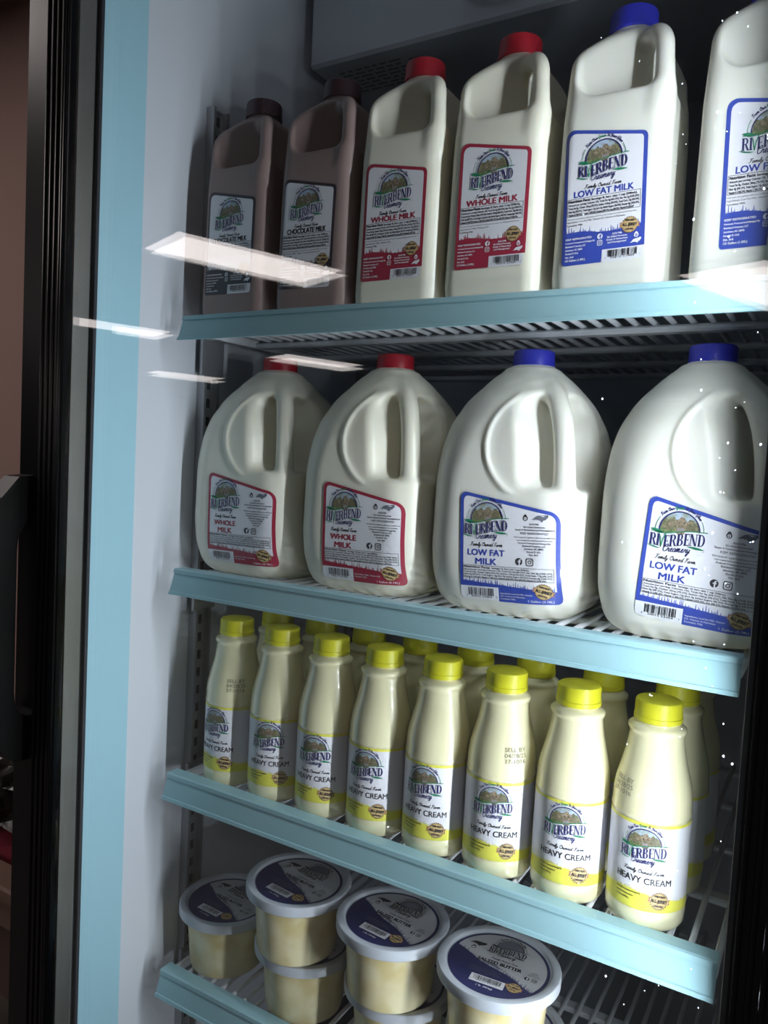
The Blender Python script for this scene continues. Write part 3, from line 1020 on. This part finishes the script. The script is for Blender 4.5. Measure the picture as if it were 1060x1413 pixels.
def gallon_art(col, words, code, seed, ing):
    a = Art()
    W = 93.5
    hi = lambda u: 88.5 - 19.5 * u / W
    step = 38.
    b1, t1 = rounded(0, W, lambda u: 0 if u < step else -13., hi, 7, 9, 0, 5)
    a.fill('sheet', col, 0, 0, step, b1, t1, .8, 14)
    a.fill('sheet', col, 0, step + .001, W, b1, t1, .8, 16)
    bw, tw = rounded(0.3, step, lambda u: -12.4, lambda u: 0., 0, 0, 5, 0)
    a.fill('sheet', P_WHITE, 0, .3, step, bw, tw, .8, 4)
    _, t2 = rounded(3.3, W - 3.6, lambda u: 0, lambda u: hi(u) - 3.2, 5, 6)
    gb = lambda u: 5.2 - 6.5 * u / W
    a.fill('sheet', P_WHITE, 1, 3.3, W - 3.6, lambda u: gb(u) - .5, t2, .8, 14)
    a.fill('grass_print', col, 2, 3.1, W - 3.4, lambda u: gb(u) - 1.5, grass_edge(seed, gb, 4.6), .275, 2)
    logo(a, 26.5, 62, 15.2)
    L = 'lettering'
    script(a, L, P_BLACK, 3, 'Family Owned Farm', 10.5, 42, 37.6, 1.7, .46)
    wc = col if col is not P_BROWN else P_BLACK
    a.text(L, wc, 3, words[0], 26, 29.0, 5.4, words[2], 'C', .05)
    a.text(L, wc, 3, words[1], 26, 20.8, 5.4, 20.5, 'C', .05)
    nutrition(a, 3.6, 7.6, W - 5, 19.6, True, 'Servings: 16, Serv. size: 1 cup (240mL),')
    y = 58.4
    for s_, h_, w_, bd in (('A2A2 Milk', 1.5, 9, .02), ('No Added Hormones', 1.5, 19, .02), ('Grade A Pasteurized and Homogenized', 1.5, 35, .02), ('', 0, 0, 0),
                           ('KEEP REFRIGERATED', 1.9, 25, .0), ('', 0, 0, 0), ('FDA States: No significant difference in milk from', 1.2, 36, .01),
                           ('cows treated with artificial growth hormones.', 1.2, 32, .01), ('Produced, Processed and Packaged By:', 1.5, 29, .01),
                           ('Riverbend Creamery, LLC', 1.6, 21, .02), ('Lincolnton, NC 28092', 1.6, 17, .02), ('Permit# 37-1016', 1.5, 12.5, .02), ('Dist. 36-8', 1.5, 8, .02)):
        if s_:
            a.text(L, P_BLACK, 3, s_, 71.5, y, h_, w_, 'C', bd)
            y -= 2.6
        else:
            y -= .7
    fb_icon(a, 58, 25.2, 3.3, P_BLACK, P_WHITE)
    ig_icon(a, 68, 25.2, 3.5, P_BLACK)
    drop_icon(a, 63.5, 64.6, 2.9, P_BLACK, P_WHITE)
    nc_icon(a, 76.5, 64.6, 15, P_GREY, .0)
    badge(a, 79.5, -1.2, 7.3, -.28)
    barcode(a, 8, -9.6, 34, -1.4, code, seed)
    yy = -5.5
    for s_ in ing:
        a.text(L, P_WHITE, 3, s_, 39.8, yy, 1.35, min(30, len(s_) * 1.02), 'L', .01)
        yy -= 2.5
    a.text(L, P_WHITE, 3, '1 Gallon (3.78L)', 87, -11.2, 1.9, 21, 'R', .012)
    return a


def cream_art():
    a = Art()
    R = 32.6
    C = PI * R
    a.fill('sheet', P_WHITE, 0, -C, C, 18., 91., 1.6, 8)
    a.fill('sheet', P_YEL, 1, -C, C, 88.4, 91., 1.6, 1)
    base = lambda u: 30. + 3.5 * math.sin(u / R * 2 + 2.2)
    a.fill('grass_print', P_YEL, 1, -C, C, 18., grass_edge(5, base, 3.2), .275, 2)
    logo(a, 0, 72.6, 13.2)
    L = 'lettering'
    script(a, L, P_BLACK, 3, 'Family Owned Farm', -15.5, 17, 49.2, 1.5, .42)
    a.text(L, P_BLACK, 3, 'HEAVY CREAM', 1, 40.6, 5.2, 45, 'C', .022)
    for k, (s_, w_) in enumerate((('Produced, Processed and Packaged By:', 18), ('Grade A Pasteurized', 13), ('1 Pint (.473L)', 10))):
        a.text(L, P_BLACK, 3, s_, -21, 31.0 - 3.2 * k, 1.4, w_ * 1.15, 'L', .03)
    badge(a, 14.5, 28., 7.4, -.12)
    return a


def butter_art():
    a = Art()
    R = 47.6
    arc = lambda r: (lambda u: math.sqrt(max(r * r - u * u, 0)))
    a.disc('sheet', P_BNAVY, 0, 0, 0, R, 72)
    ri = 44.8
    top = arc(ri)
    line = lambda u: -8.5 - 18 * (u / ri) + 1.5 * math.sin(u * .12)
    g = grass_edge(11, line, 5.0)
    lo = lambda u: min(max(g(u), -top(u)), top(u))
    a.fill('sheet', P_BWHITE, 1, -ri, ri, lo, top, .275, 4)
    g2 = grass_edge(19, lambda u: line(u) + 2 + 4 * math.exp(-((u + 6) / 9.) ** 2), 3.0)
    a.fill('grass_print', P_GREY, 2, -16, 14, lambda u: line(u) + 2., lambda u: max(g2(u), line(u) + 2.01), .275, 2)
    logo(a, 4, 26, 12.8, P_BLACK)
    L = 'lettering'
    script(a, L, P_GREY, 3, 'Family Owned Farm', -9, 17, 5.0, 1.2, .36)
    a.text(L, P_BLACK, 3, 'SALTED BUTTER', 1, -2.2, 4.2, 42, 'C', .06)
    nc_icon(a, -27, 21, 17, P_BLACK, -.05)
    drop_icon(a, -29, 13.5, 3.0, P_BLACK, P_WHITE)
    for k, s_ in enumerate(('A2A2 Milk', 'No Added Hormones', 'Grade A Pasteurized')):
        a.text(L, P_BLACK, 3, s_, 34, 2.0 - 2.3 * k, 1.3, 6 + 2.5 * k, 'C', .01)
    fb_icon(a, 29, -7.5, 2.3, P_BLACK, P_WHITE)
    ig_icon(a, 36, -7.5, 2.3, P_BLACK)
    for k, (s_, w_) in enumerate((('Ingredients: Cream, Salt. Contains: Milk', 30), ('Produced, Processed and Packaged By:', 26), ('Riverbend Creamery, LLC Lincolnton, NC 28092', 30), ('Dist. 36-8', 8))):
        a.text(L, P_GREY, 3, s_, -8, -14.0 - 2.5 * k, 1.2, w_, 'C', .01)
    a.fill('barcode', P_WHITE, 3, -18, 14, -34, -23.5, 4, 1)
    barcode(a, -15, -31.4, 11, -24.6, ('8', '50015 23415', '4'), 23)
    a.text(L, P_WHITE, 3, '1 lb. (454g)', -2, -38.5, 2.0, 15, 'C', .01)
    badge(a, 22, -26, 6.6, -.1)
    return a


def wrap_parts(art, fn, base_off=.00035, lay=.00009, tilt=0., centre=(0, 0), name=''):
    """turn an Art into meshes: {part: mesh}; fn(u_m, v_m, offset)->xyz arrays"""
    out = {}
    ct, st_ = math.cos(tilt), math.sin(tilt)
    for part, items in art.parts.items():
        V, F, mi, mats = [], [], [], []
        n = 0
        for m, l, v, f in items:
            if not len(v):
                continue
            if m not in mats:
                mats.append(m)
            k = mats.index(m)
            du, dv = v[:, 0] - centre[0], v[:, 1] - centre[1]
            u = centre[0] + du * ct - dv * st_
            w_ = centre[1] + du * st_ + dv * ct
            V.append(fn(u / 1000., w_ / 1000., base_off + lay * l))
            F += [tuple(i + n for i in q) for q in f]
            mi += [k] * len(f)
            n += len(v)
        V = np.concatenate(V)
        me = mesh(part, V.tolist(), F, mats, mi)
        out[part] = me
    return out


def hang_label(parent, meshes, kids=('grass_print', 'logo', 'lettering', 'barcode', 'badge')):
    lb = obj('label', meshes['sheet'], parent)
    for k in kids:
        if k in meshes:
            obj(k, meshes[k], lb)
    return lb


# ---------------------------------------------------------------- jug bodies from signed distance fields
def surface_nets(f, lo, hi, h):
    ax = [np.arange(a, b + h, h) for a, b in zip(lo, hi)]
    X, Y, Z = np.meshgrid(*ax, indexing='ij')
    D = f(X, Y, Z).astype(np.float64)
    n = D.shape
    c = [D[i:n[0] - 1 + i, j:n[1] - 1 + j, k:n[2] - 1 + k] for i in (0, 1) for j in (0, 1) for k in (0, 1)]
    ins = sum((q < 0).astype(int) for q in c)
    act = (ins > 0) & (ins < 8)
    off = [(i, j, k) for i in (0, 1) for j in (0, 1) for k in (0, 1)]
    acc = np.zeros(act.shape + (3,))
    cnt = np.zeros(act.shape)
    for a in range(8):
        for b in range(a + 1, 8):
            d = np.abs(np.array(off[a]) - np.array(off[b]))
            if d.sum() != 1:
                continue
            m = act & ((c[a] < 0) != (c[b] < 0))
            den = np.where(m, c[a] - c[b], 1.)
            t = np.where(m, c[a] / den, 0.)
            for q in range(3):
                acc[..., q] += np.where(m, off[a][q] + (off[b][q] - off[a][q]) * t, 0.)
            cnt += m
    idx = -np.ones(act.shape, int)
    idx[act] = np.arange(act.sum())
    I = np.argwhere(act)
    P = I + acc[act] / cnt[act][:, None]
    V = np.array(lo) + P * h
    F = []
    for axis in range(3):
        s0 = [slice(None)] * 3
        s1 = [slice(None)] * 3
        s0[axis] = slice(0, n[axis] - 1)
        s1[axis] = slice(1, n[axis])
        A, B = D[tuple(s0)], D[tuple(s1)]
        cr = np.argwhere((A < 0) != (B < 0))
        u_, v_ = (axis + 1) % 3, (axis + 2) % 3
        ok = (cr[:, u_] > 0) & (cr[:, v_] > 0) & (cr[:, u_] < n[u_] - 1) & (cr[:, v_] < n[v_] - 1)
        cr = cr[ok]
        q = []
        for du, dv in ((-1, -1), (0, -1), (0, 0), (-1, 0)):
            p = cr.copy()
            p[:, u_] += du
            p[:, v_] += dv
            q.append(idx[p[:, 0], p[:, 1], p[:, 2]])
        q = np.stack(q, 1)
        flip = A[cr[:, 0], cr[:, 1], cr[:, 2]] >= 0
        q[flip] = q[flip][:, ::-1]
        F += [tuple(r_) for r_ in q[q.min(1) >= 0].tolist()]
    return V, F


def smax(a, b, k):
    h_ = np.clip(.5 + .5 * (a - b) / k, 0, 1)
    return b + (a - b) * h_ + k * h_ * (1 - h_)


def smin(a, b, k):
    return -smax(-a, -b, k)


def capsule(X, Y, Z, a, b, ra, rb):
    a, b = np.array(a, float), np.array(b, float)
    d = b - a
    t = np.clip(((X - a[0]) * d[0] + (Y - a[1]) * d[1] + (Z - a[2]) * d[2]) / d.dot(d), 0, 1)
    return np.sqrt((X - a[0] - d[0] * t) ** 2 + (Y - a[1] - d[1] * t) ** 2 + (Z - a[2] - d[2] * t) ** 2) - (ra + (rb - ra) * t)


def rod(X, Y, Z, pts, k=5):
    # smooth swept grip: distance to a dense spline of (x, y, z, radius)
    P = catmull(pts, k)
    d = None
    for a, b in zip(P[:-1], P[1:]):
        q = capsule(X, Y, Z, a[:3], b[:3], a[3], b[3])
        d = q if d is None else np.minimum(d, q)
    return d


def rsq(X, Y, hw, r):
    qx, qy = np.abs(X) - hw + r, np.abs(Y) - hw + r
    return np.sqrt(np.maximum(qx, 0) ** 2 + np.maximum(qy, 0) ** 2) + np.minimum(np.maximum(qx, qy), 0) - r


HG_HW = lambda z: np.interp(z, [0, 20, 150, 200, 260], [45.5, 47.2, 45.8, 43.2, 40.])
HG_R = 15.


def hg_sdf(X, Y, Z):
    hw = HG_HW(Z)
    d = rsq(X, Y, hw, HG_R)
    d = smax(d, -Z, 7)
    rad = (np.abs(X) ** 3.2 + np.abs(Y) ** 3.2) ** (1 / 3.2)
    roof = (Z + .80 * rad - 246.) / 1.28
    d = smax(d, roof, 9)
    # hand recess: two slanted planes in front of and beside the grip corner, inside a rounded outline
    s_ = .38
    nrm = math.hypot(1, s_)

    def recess(A, B):
        # A runs along the face towards the grip corner, B is minus the depth coordinate
        h1 = -(B - (-38.8 + s_ * (A + 33))) / nrm
        qx, qz = -33. - A, 170. - Z
        rr_ = 18.
        dr = np.sqrt(np.maximum(qx + rr_, 0) ** 2 + np.maximum(qz + rr_, 0) ** 2) + np.minimum(np.maximum(qx + rr_, qz + rr_), 0) - rr_
        return smax(-h1, dr, 4)
    cut = np.minimum(recess(X, Y), recess(-Y, -X))
    d = smax(d, -cut, 5)
    g = rod(X, Y, Z, [(2, -2, 221, 8), (16, -16, 220, 8), (28, -28, 216, 7.6), (34.5, -34.5, 206, 7.4), (36.3, -36.3, 190, 7.4), (37, -37, 172, 8.4), (34, -34, 152, 10.5)])
    d = smin(d, g, 7)
    neck = np.maximum(np.sqrt(X ** 2 + Y ** 2) - 17.5, np.abs(Z - 225) - 16)
    d = smin(d, neck, 4)
    return d


GA_Z = [0, 12, 35, 60, 110, 135, 157, 178, 195, 208, 220, 229, 236, 260]
GA_W = [64, 71, 75.4, 76, 76, 75.8, 74.2, 70, 62.8, 54, 43, 32.5, 22.5, 20]


def GA_HW(z):
    return np.interp(z, GA_Z, GA_W)


def GA_HWs(z):
    return (GA_HW(z - 7) + 2 * GA_HW(z) + GA_HW(z + 7) + GA_HW(z - 3.5) * 2 + GA_HW(z + 3.5) * 2) / 8


def GA_RR(z):
    return np.interp(z, [0, 60, 120, 160, 190, 215, 236], [44, 36, 38, 46, 52, 46, 22])


def ga_sdf(X, Y, Z):
    hw = GA_HWs(Z)
    d = rsq(X, Y, hw, np.minimum(GA_RR(Z), hw - .5))
    d = d * .75
    d = smax(d, -Z, 10)
    d = smax(d, Z - 236., 3)
    # moulded arc rib and panel on the front face
    rho = np.sqrt((X - 39) ** 2 + (Z - 161) ** 2)
    ys = -hw
    front = (Y < 0)
    pan = np.clip((52. - rho) / 8., 0, 1) * .7 * np.clip((-Y - 20) / 10, 0, 1)
    d = d + pan * .8
    rib = np.sqrt((rho - 53.) ** 2 + (Y - ys + 0.1) ** 2) - 1.9
    rib = smax(rib, (X - 16 - (158 - Z) * .12), 4)
    rib = smax(rib, 115. - Z, 4)
    rib = np.where(front, rib, 50.)
    d = smin(d, rib, 2.5)
    # grip recess
    s_ = 2.0
    nrm = math.hypot(1, s_)
    x0 = np.interp(Z, [120, 160, 205], [21, 16, 5])
    h1 = -(Y - (-hw - 1 + s_ * (X - x0))) / nrm
    h2 = (X - (hw + 1 - s_ * (-Y - x0))) / nrm
    outc = smin(h1, h2, 6)
    cut = smax(smax(-outc, 121. - Z, 12), Z - 206., 22)
    d = smax(d, -cut, 6)
    d = smin(d, rod(X, Y, Z, [(14, -14, 222, 9), (33, -33, 209, 9.5), (44.5, -44.5, 192, 9.6), (51.5, -51.5, 168, 9.6), (55, -55, 140, 9.8), (56, -56, 115, 11), (52, -52, 90, 14)]), 5)
    neck = np.maximum(np.sqrt(X ** 2 + Y ** 2) - 19.5, np.abs(Z - 228) - 14)
    d = smin(d, neck, 5)
    ring = np.sqrt((np.sqrt(X ** 2 + Y ** 2) - 20.6) ** 2 + (Z - 231.5) ** 2) - 1.8
    return smin(d, ring, 1.5)


def sdf_mesh(name, f, lo, hi, h, m):
    V, F = surface_nets(f, lo, hi, h)
    V[:, 2] -= V[:, 2].min()
    return mesh(name, (V / 1000.).tolist(), F, m, smooth=True)


ME_HG = sdf_mesh('jug_body', hg_sdf, (-54, -54, -5), (54, 54, 246), 1.6, M_MILK)
ME_GA = sdf_mesh('jug_body', ga_sdf, (-82, -82, -5), (82, 82, 246), 1.7, M_MILK)


def recolour(me, m):
    c = me.copy()
    c.materials[0] = m
    return c


ME_HGW, ME_HGC = recolour(ME_HG, M_CREAMY), recolour(ME_HG, M_CHOC)
ME_GAW = recolour(ME_GA, M_CREAMY)


def cap_mesh(name, r, h_, m, n=96):
    pr = [(r * .96, 0), (r * 1.0, .0008), (r * 1.0, h_ * .24), (r * .965, h_ * .26), (r * .975, h_ * .30), (r * .968, h_ * .86), (r * .93, h_ * .955), (r * .86, h_), (r * .3, h_ * 1.0)]
    return smooth_by_angle(MB().lathe(pr, n, ((4, 5), .022)).mesh(name, m), 32)


CAPS = {k: cap_mesh('cap', .0206, .0185, m) for k, m in (('r', M_RCAP), ('b', M_BCAP), ('n', M_NCAP))}


def box_front(hwf, rf, u_c, v_c):
    """wrap (u,v) metres onto the front (-y) face of a tapered rounded-square body"""
    def fn(u, v, off):
        x = u + u_c
        z = v + v_c
        hw = hwf(z * 1000.) / 1000.
        r = rf(z * 1000.) / 1000. if callable(rf) else rf / 1000.
        e = np.maximum(np.abs(x) - (hw - r), 0)
        e = np.minimum(e, r * .98)
        dep = np.sqrt(np.maximum(r * r - e * e, 0))
        y = -(hw - r) - dep
        nx = np.sign(x) * e / r
        ny = -dep / r
        return np.stack([x + nx * off, y + ny * off, z + 0 * x], 1)
    return fn


HG_MARK = {'w': (P_RED, 'WHOLE MILK', ('8', '50015 23401', '9'), 31, 'Ingredients: Milk, Vitamin D3'),
           'l': (P_BLUE, 'LOW FAT MILK', ('8', '50015 23403', '7'), 32, 'Ingredients: Low Fat Milk, Vitamin D3, Vitamin A Palmitate'),
           'c': (P_BROWN, 'CHOCOLATE MILK', ('8', '50015 23405', '1'), 33, 'Ingredients: Milk, Sugar, Cocoa, Vitamin D3')}
HG_ART = {k: half_gallon_art(*v) for k, v in HG_MARK.items()}
GA_ART = {'w': gallon_art(P_RED, ('WHOLE', 'MILK', 31.), ('8', '50015 23402', '6'), 41, ('Ingredients: Milk, Vitamin D3', 'Contains: Milk')),
          'l': gallon_art(P_BLUE, ('LOW FAT', 'MILK', 36.), ('8', '50015 23404', '0'), 42, ('Ingredients: Low Fat Milk, Vitamin', 'D3, Vitamin A Palmitate', 'Contains: Milk'))}


def half_gallon(x, y, rz, kind, tilt, label, du=0., dv=0.):
    t = tag(empty('milk_jug', (x, y, SHELF[0] + .0005), rz), label, 'milk jug', 'half-gallon milk jugs on the top shelf')
    obj('jug_body', {'w': ME_HGW, 'l': ME_HG, 'c': ME_HGC}[kind], t)
    obj('cap', CAPS[{'w': 'r', 'l': 'b', 'c': 'n'}[kind]], t, (0, 0, .2335))
    fn = box_front(HG_HW, HG_R, -.034 + du, .033 + dv)
    hang_label(t, wrap_parts(HG_ART[kind], fn, tilt=math.radians(tilt), centre=(34, 55)))


def gallon(x, y, rz, kind, tilt, label, du=0., dv=0.):
    t = tag(empty('milk_jug', (x, y, SHELF[1] + .0005), rz), label, 'milk jug', 'gallon milk jugs on the second shelf')
    obj('jug_body', ME_GAW if kind == 'w' else ME_GA, t)
    obj('cap', CAPS['r' if kind == 'w' else 'b'], t, (0, 0, .2345))
    fn = box_front(GA_HWs, GA_RR, -.0467 + .011 + du, .0235 + dv)
    hang_label(t, wrap_parts(GA_ART[kind], fn, base_off=.0007, tilt=math.radians(tilt), centre=(46, 35)))


HGY = .066
for x, k, tl, du, dv, lb in (
        (.0455, 'c', -.5, -.002, -.002, 'chocolate milk half-gallon jug, leftmost on the top shelf beside the cooler wall'),
        (.152, 'c', -.8, -.004, -.003, 'chocolate milk half-gallon jug standing next to the first red-capped jug'),
        (.252, 'w', 0., -.001, -.002, 'whole milk half-gallon jug with red cap beside the chocolate milk'),
        (.352, 'w', 0., .001, .001, 'whole milk half-gallon jug with red cap beside the blue-capped jugs'),
        (.456, 'l', 2.0, -.003, -.003, 'low fat milk half-gallon jug with blue cap beside the red-capped jugs'),
        (.569, 'l', 1.0, .009, -.001, 'low fat milk half-gallon jug at the right end, cut off by the picture edge')):
    half_gallon(x, HGY, 0., k, tl, lb, du, dv)
for x, k, tl, du, dv, lb in (
        (.0563, 'w', .5, .001, .005, 'whole milk gallon jug with red cap, leftmost on its shelf'),
        (.2144, 'w', .8, .003, .004, 'whole milk gallon jug with red cap beside the blue-capped gallon'),
        (.3716, 'l', 2.8, .003, .005, 'low fat milk gallon jug with blue cap beside the red-capped gallon'),
        (.5354, 'l', -4.0, .003, .007, 'low fat milk gallon jug with blue cap and tilted label, at the right end')):
    gallon(x, .1009, 0., k, tl, lb, du, dv)

# ---------------------------------------------------------------- heavy cream bottles
prof = [(.0255, 0), (.0300, .0012), (.0322, .005), (.0325, .012), (.0325, .0165), (.0321, .0175), (.0321, .0915), (.0326, .0930), (.0327, .0945),
        (.0322, .0960), (.0321, .1000), (.0318, .1080), (.0307, .1160), (.0288, .1240), (.0264, .1330), (.0243, .1420), (.0229, .1500), (.0223, .1550),
        (.0223, .1580), (.0227, .1598), (.0236, .1610), (.0238, .1628), (.0233, .1645), (.0218, .1656), (.0205, .1665), (.0185, .1680), (.0180, .1790)]
ME_CB = smooth_by_angle(MB().lathe(prof, 72).mesh('bottle_body', M_CRM), 40)
ME_YC = cap_mesh('cap', .0197, .0180, M_YCAP, 100)


def cyl(R):
    def fn(u, v, off):
        th = -PI / 2 + u / R
        return np.stack([(R + off) * np.cos(th), (R + off) * np.sin(th), v + 0 * th], 1)
    return fn


CR_ME = wrap_parts(cream_art(), cyl(.0321), base_off=.0003, lay=.00008)
da = Art()
da.text('date_print', P_DATE, 3, 'SELL BY', 0, 10.2, 3.6, 20, 'L')
da.text('date_print', P_DATE, 3, '04/28/25', 0, 5.1, 3.6, 20, 'L')
da.text('date_print', P_DATE, 3, '37-1016', 0, 0, 3.6, 19, 'L')


def date_wrap(u, v, off):
    z = v + .109
    R = np.interp(z, [p_[1] for p_ in prof], [p_[0] for p_ in prof])
    th = -PI / 2 + u / .030
    return np.stack([(R + .0005) * np.cos(th), (R + .0005) * np.sin(th), z + 0 * th], 1)


DATE_ME = wrap_parts(da, date_wrap)['date_print']
CX = [.0553, .1213, .1872, .2532, .3196, .3858, .4541, .5224]
CANG = [-90, -72, -80, -85, -87, -79, -82, -86]
CLAB = ['heavy cream bottle, leftmost in the front row, with sell-by stamp', 'heavy cream bottle, second from the left in the front row',
        'heavy cream bottle, third from the left in the front row', 'heavy cream bottle, fourth from the left in the front row',
        'heavy cream bottle, fourth from the right in the front row', 'heavy cream bottle with sell-by stamp, third from the right in the front row',
        'heavy cream bottle, second from the right in the front row', 'heavy cream bottle at the right end of the front row, nearest the door frame']


def cream(x, y, ang, label, group, date=None):
    t = tag(empty('cream_bottle', (x, y, SHELF[2] + .0005), math.radians(ang + 90)), label, 'cream bottle', group)
    obj('bottle_body', ME_CB, t)
    obj('cap', ME_YC, t, (0, 0, .1688))
    hang_label(t, CR_ME)
    if date is not None:
        obj('date_print', DATE_ME, t, rot=(0, 0, math.radians(date)))


for i in range(8):
    cream(CX[i], .0434, CANG[i], CLAB[i], 'cream bottles in the front row', {0: 24, 5: 14, 7: -62}.get(i))
R2 = [.060, .126, .192, .2577, .3236, .3898, .458, .526]
rg = random.Random(3)
for i in range(8):
    cream(R2[i], .1125, rg.uniform(-180, 180), 'cream bottle in second row, seen between ' + (
        'the left wall and first front bottle' if i == 0 else '%s and %s front bottles' % (
            ('first', 'second', 'third', 'fourth', 'fifth', 'sixth', 'seventh')[i - 1], ('second', 'third', 'fourth', 'fifth', 'sixth', 'seventh', 'eighth')[i - 1])),
        'cream bottles in the row behind')
cream(.527, .182, 40, 'heavy cream bottle in the third row, behind the right end', 'cream bottles in the third row')

# ---------------------------------------------------------------- butter tubs
tp = [(.040, 0), (.0425, .001), (.0435, .004), (.0485, .066), (.0485, .0672), (.02, .0672)]
ME_TB = smooth_by_angle(MB().lathe(tp, 72).mesh('tub_body', M_BUTTER), 40)
lp = [(.0490, .0628), (.0565, .0628), (.0578, .0640), (.0579, .0722), (.0570, .0738), (.0555, .0741), (.0510, .0741), (.0498, .0733), (.0492, .0715), (.0486, .0710), (.02, .0710)]
ME_TL = smooth_by_angle(MB().lathe(lp, 80).mesh('lid', M_LID), 40)
BU_ME = wrap_parts(butter_art(), lambda u, v, off: np.stack([u, v, .0711 + off + 0 * u], 1), base_off=.0002, lay=.00008)


def tub(x, y, z, ang, label):
    t = tag(empty('butter_tub', (x, y, z), math.radians(ang)), label, 'butter tub', 'tubs of salted butter')
    obj('tub_body', ME_TB, t)
    ld = obj('lid', ME_TL, t)
    hang_label(t, BU_ME)


S4 = SHELF[3] + .0005
TH = .0742
tub(.0415, .0632, S4, -2.75, 'round butter tub standing alone at the left end of the lowest shelf')
tub(.1612, .0404, S4 + TH, -6, 'butter tub on top of the leftmost stack, beside the single tub')
tub(.1632, .0570, S4, 12, 'butter tub at the bottom of the leftmost stack')
tub(.2812, .0390, S4 + TH, -5, 'butter tub on top of the middle stack')
tub(.2832, .0570, S4, 14, 'butter tub at the bottom of the middle stack')
tub(.3986, .0339, S4 + TH, 5, 'butter tub on top of the right stack, closest to the camera')
tub(.4020, .0570, S4, -8, 'butter tub at the bottom of the right stack')

# ---------------------------------------------------------------- things on the floor left of the cooler
M_TBL = mat('table_wood', srgb(150, 120, 108), .55, var=.2, scale=12)
M_TBLD = mat('table_panel', srgb(110, 88, 82), .6, var=.2, scale=12)
M_CLOTH = mat('red_cloth', srgb(120, 20, 44), .9, var=.2, scale=60, bump=.4, bscale=300)
M_BAG = mat('dark_film', srgb(62, 58, 56), .22, col2=srgb(22, 20, 20), scale=30, bump=.8, bscale=40)
tb = tag(empty('side_table', (-.62, .32, 0)), 'low wooden side table beside the cooler', 'table')


def tpart(mb, name, m, ref=(-.62, .32, 0)):
    me = mb.mesh(name, m)
    me.transform(Matrix.Translation((-ref[0], -ref[1], -ref[2])))
    return obj(name, me, tb)


tpart(MB().box((-1.10, .10, .575), (-.14, .60, .600), .004), 'tabletop', M_TBL)
tpart(MB().box((-1.08, .115, .520), (-.16, .585, .575), .002), 'apron', M_TBL)
tpart(MB().box((-1.06, .13, .385), (-.18, .14, .520), .002), 'front_panel', M_TBLD)
for x in (-1.07, -.21):
    for y in (.12, .54):
        tpart(MB().box((x, y, 0), (x + .04, y + .04, .520), .003), 'leg', M_TBL)
cl = MB()
nx_, ny_ = 24, 12
V, F = [], []
rc = random.Random(9)
for i in range(nx_ + 1):
    for j in range(ny_ + 1):
        V.append((-.40 + .8 * i / nx_, -.19 + .38 * j / ny_, .012 + .005 * math.sin(i * 1.3 + j) + .004 * math.sin(j * 2.1 - i * .7)))
nb = len(V)
V += [(x, y, .0005) for x, y, z in V]
for i in range(nx_):
    for j in range(ny_):
        a = i * (ny_ + 1) + j
        b = a + ny_ + 1
        F += [(a, b, b + 1, a + 1), (nb + a, nb + a + 1, nb + b + 1, nb + b)]
ed = [i * (ny_ + 1) for i in range(nx_ + 1)] + [nx_ * (ny_ + 1) + j for j in range(1, ny_ + 1)] + \
     [i * (ny_ + 1) + ny_ for i in range(nx_ - 1, -1, -1)] + [j for j in range(ny_ - 1, 0, -1)]
for k in range(len(ed)):
    a, b = ed[k], ed[(k + 1) % len(ed)]
    F.append((a, nb + a, nb + b, b))
tag(obj('folded_cloth', mesh('folded_cloth', V, F, M_CLOTH, smooth=True), None, (-.64, .34, .600)), 'dark red cloth spread on the side table', 'cloth')


def lump(name, loc, rx, ry, rz_, seed, m, label, cat):
    rng = np.random.RandomState(seed)
    fr = rng.uniform(3, 9, (6, 3))
    ph = rng.uniform(0, 6, 6)
    V, F = [], []
    nu, nv = 40, 22
    for j in range(nv + 1):
        la = PI * (j / nv) - PI / 2
        for i in range(nu):
            lo_ = 2 * PI * i / nu
            d = np.array([math.cos(la) * math.cos(lo_), math.cos(la) * math.sin(lo_), math.sin(la)])
            k = 1 + .09 * sum(abs(math.sin(fr[q].dot(d) + ph[q])) - .6 for q in range(6))
            V.append((d[0] * rx * k, d[1] * ry * k, max(d[2] * rz_ * k, -rz_ * .55) + rz_ * .55))
    for j in range(nv):
        for i in range(nu):
            F.append((j * nu + i, j * nu + (i + 1) % nu, (j + 1) * nu + (i + 1) % nu, (j + 1) * nu + i))
    return tag(obj(name, mesh(name, V, F, m), None, loc), label, cat)


lump('wrapped_bundle', (-.64, .300, .622), .20, .13, .125, 3, M_BAG, 'dark crumpled plastic bundle on the red cloth', 'bundle')
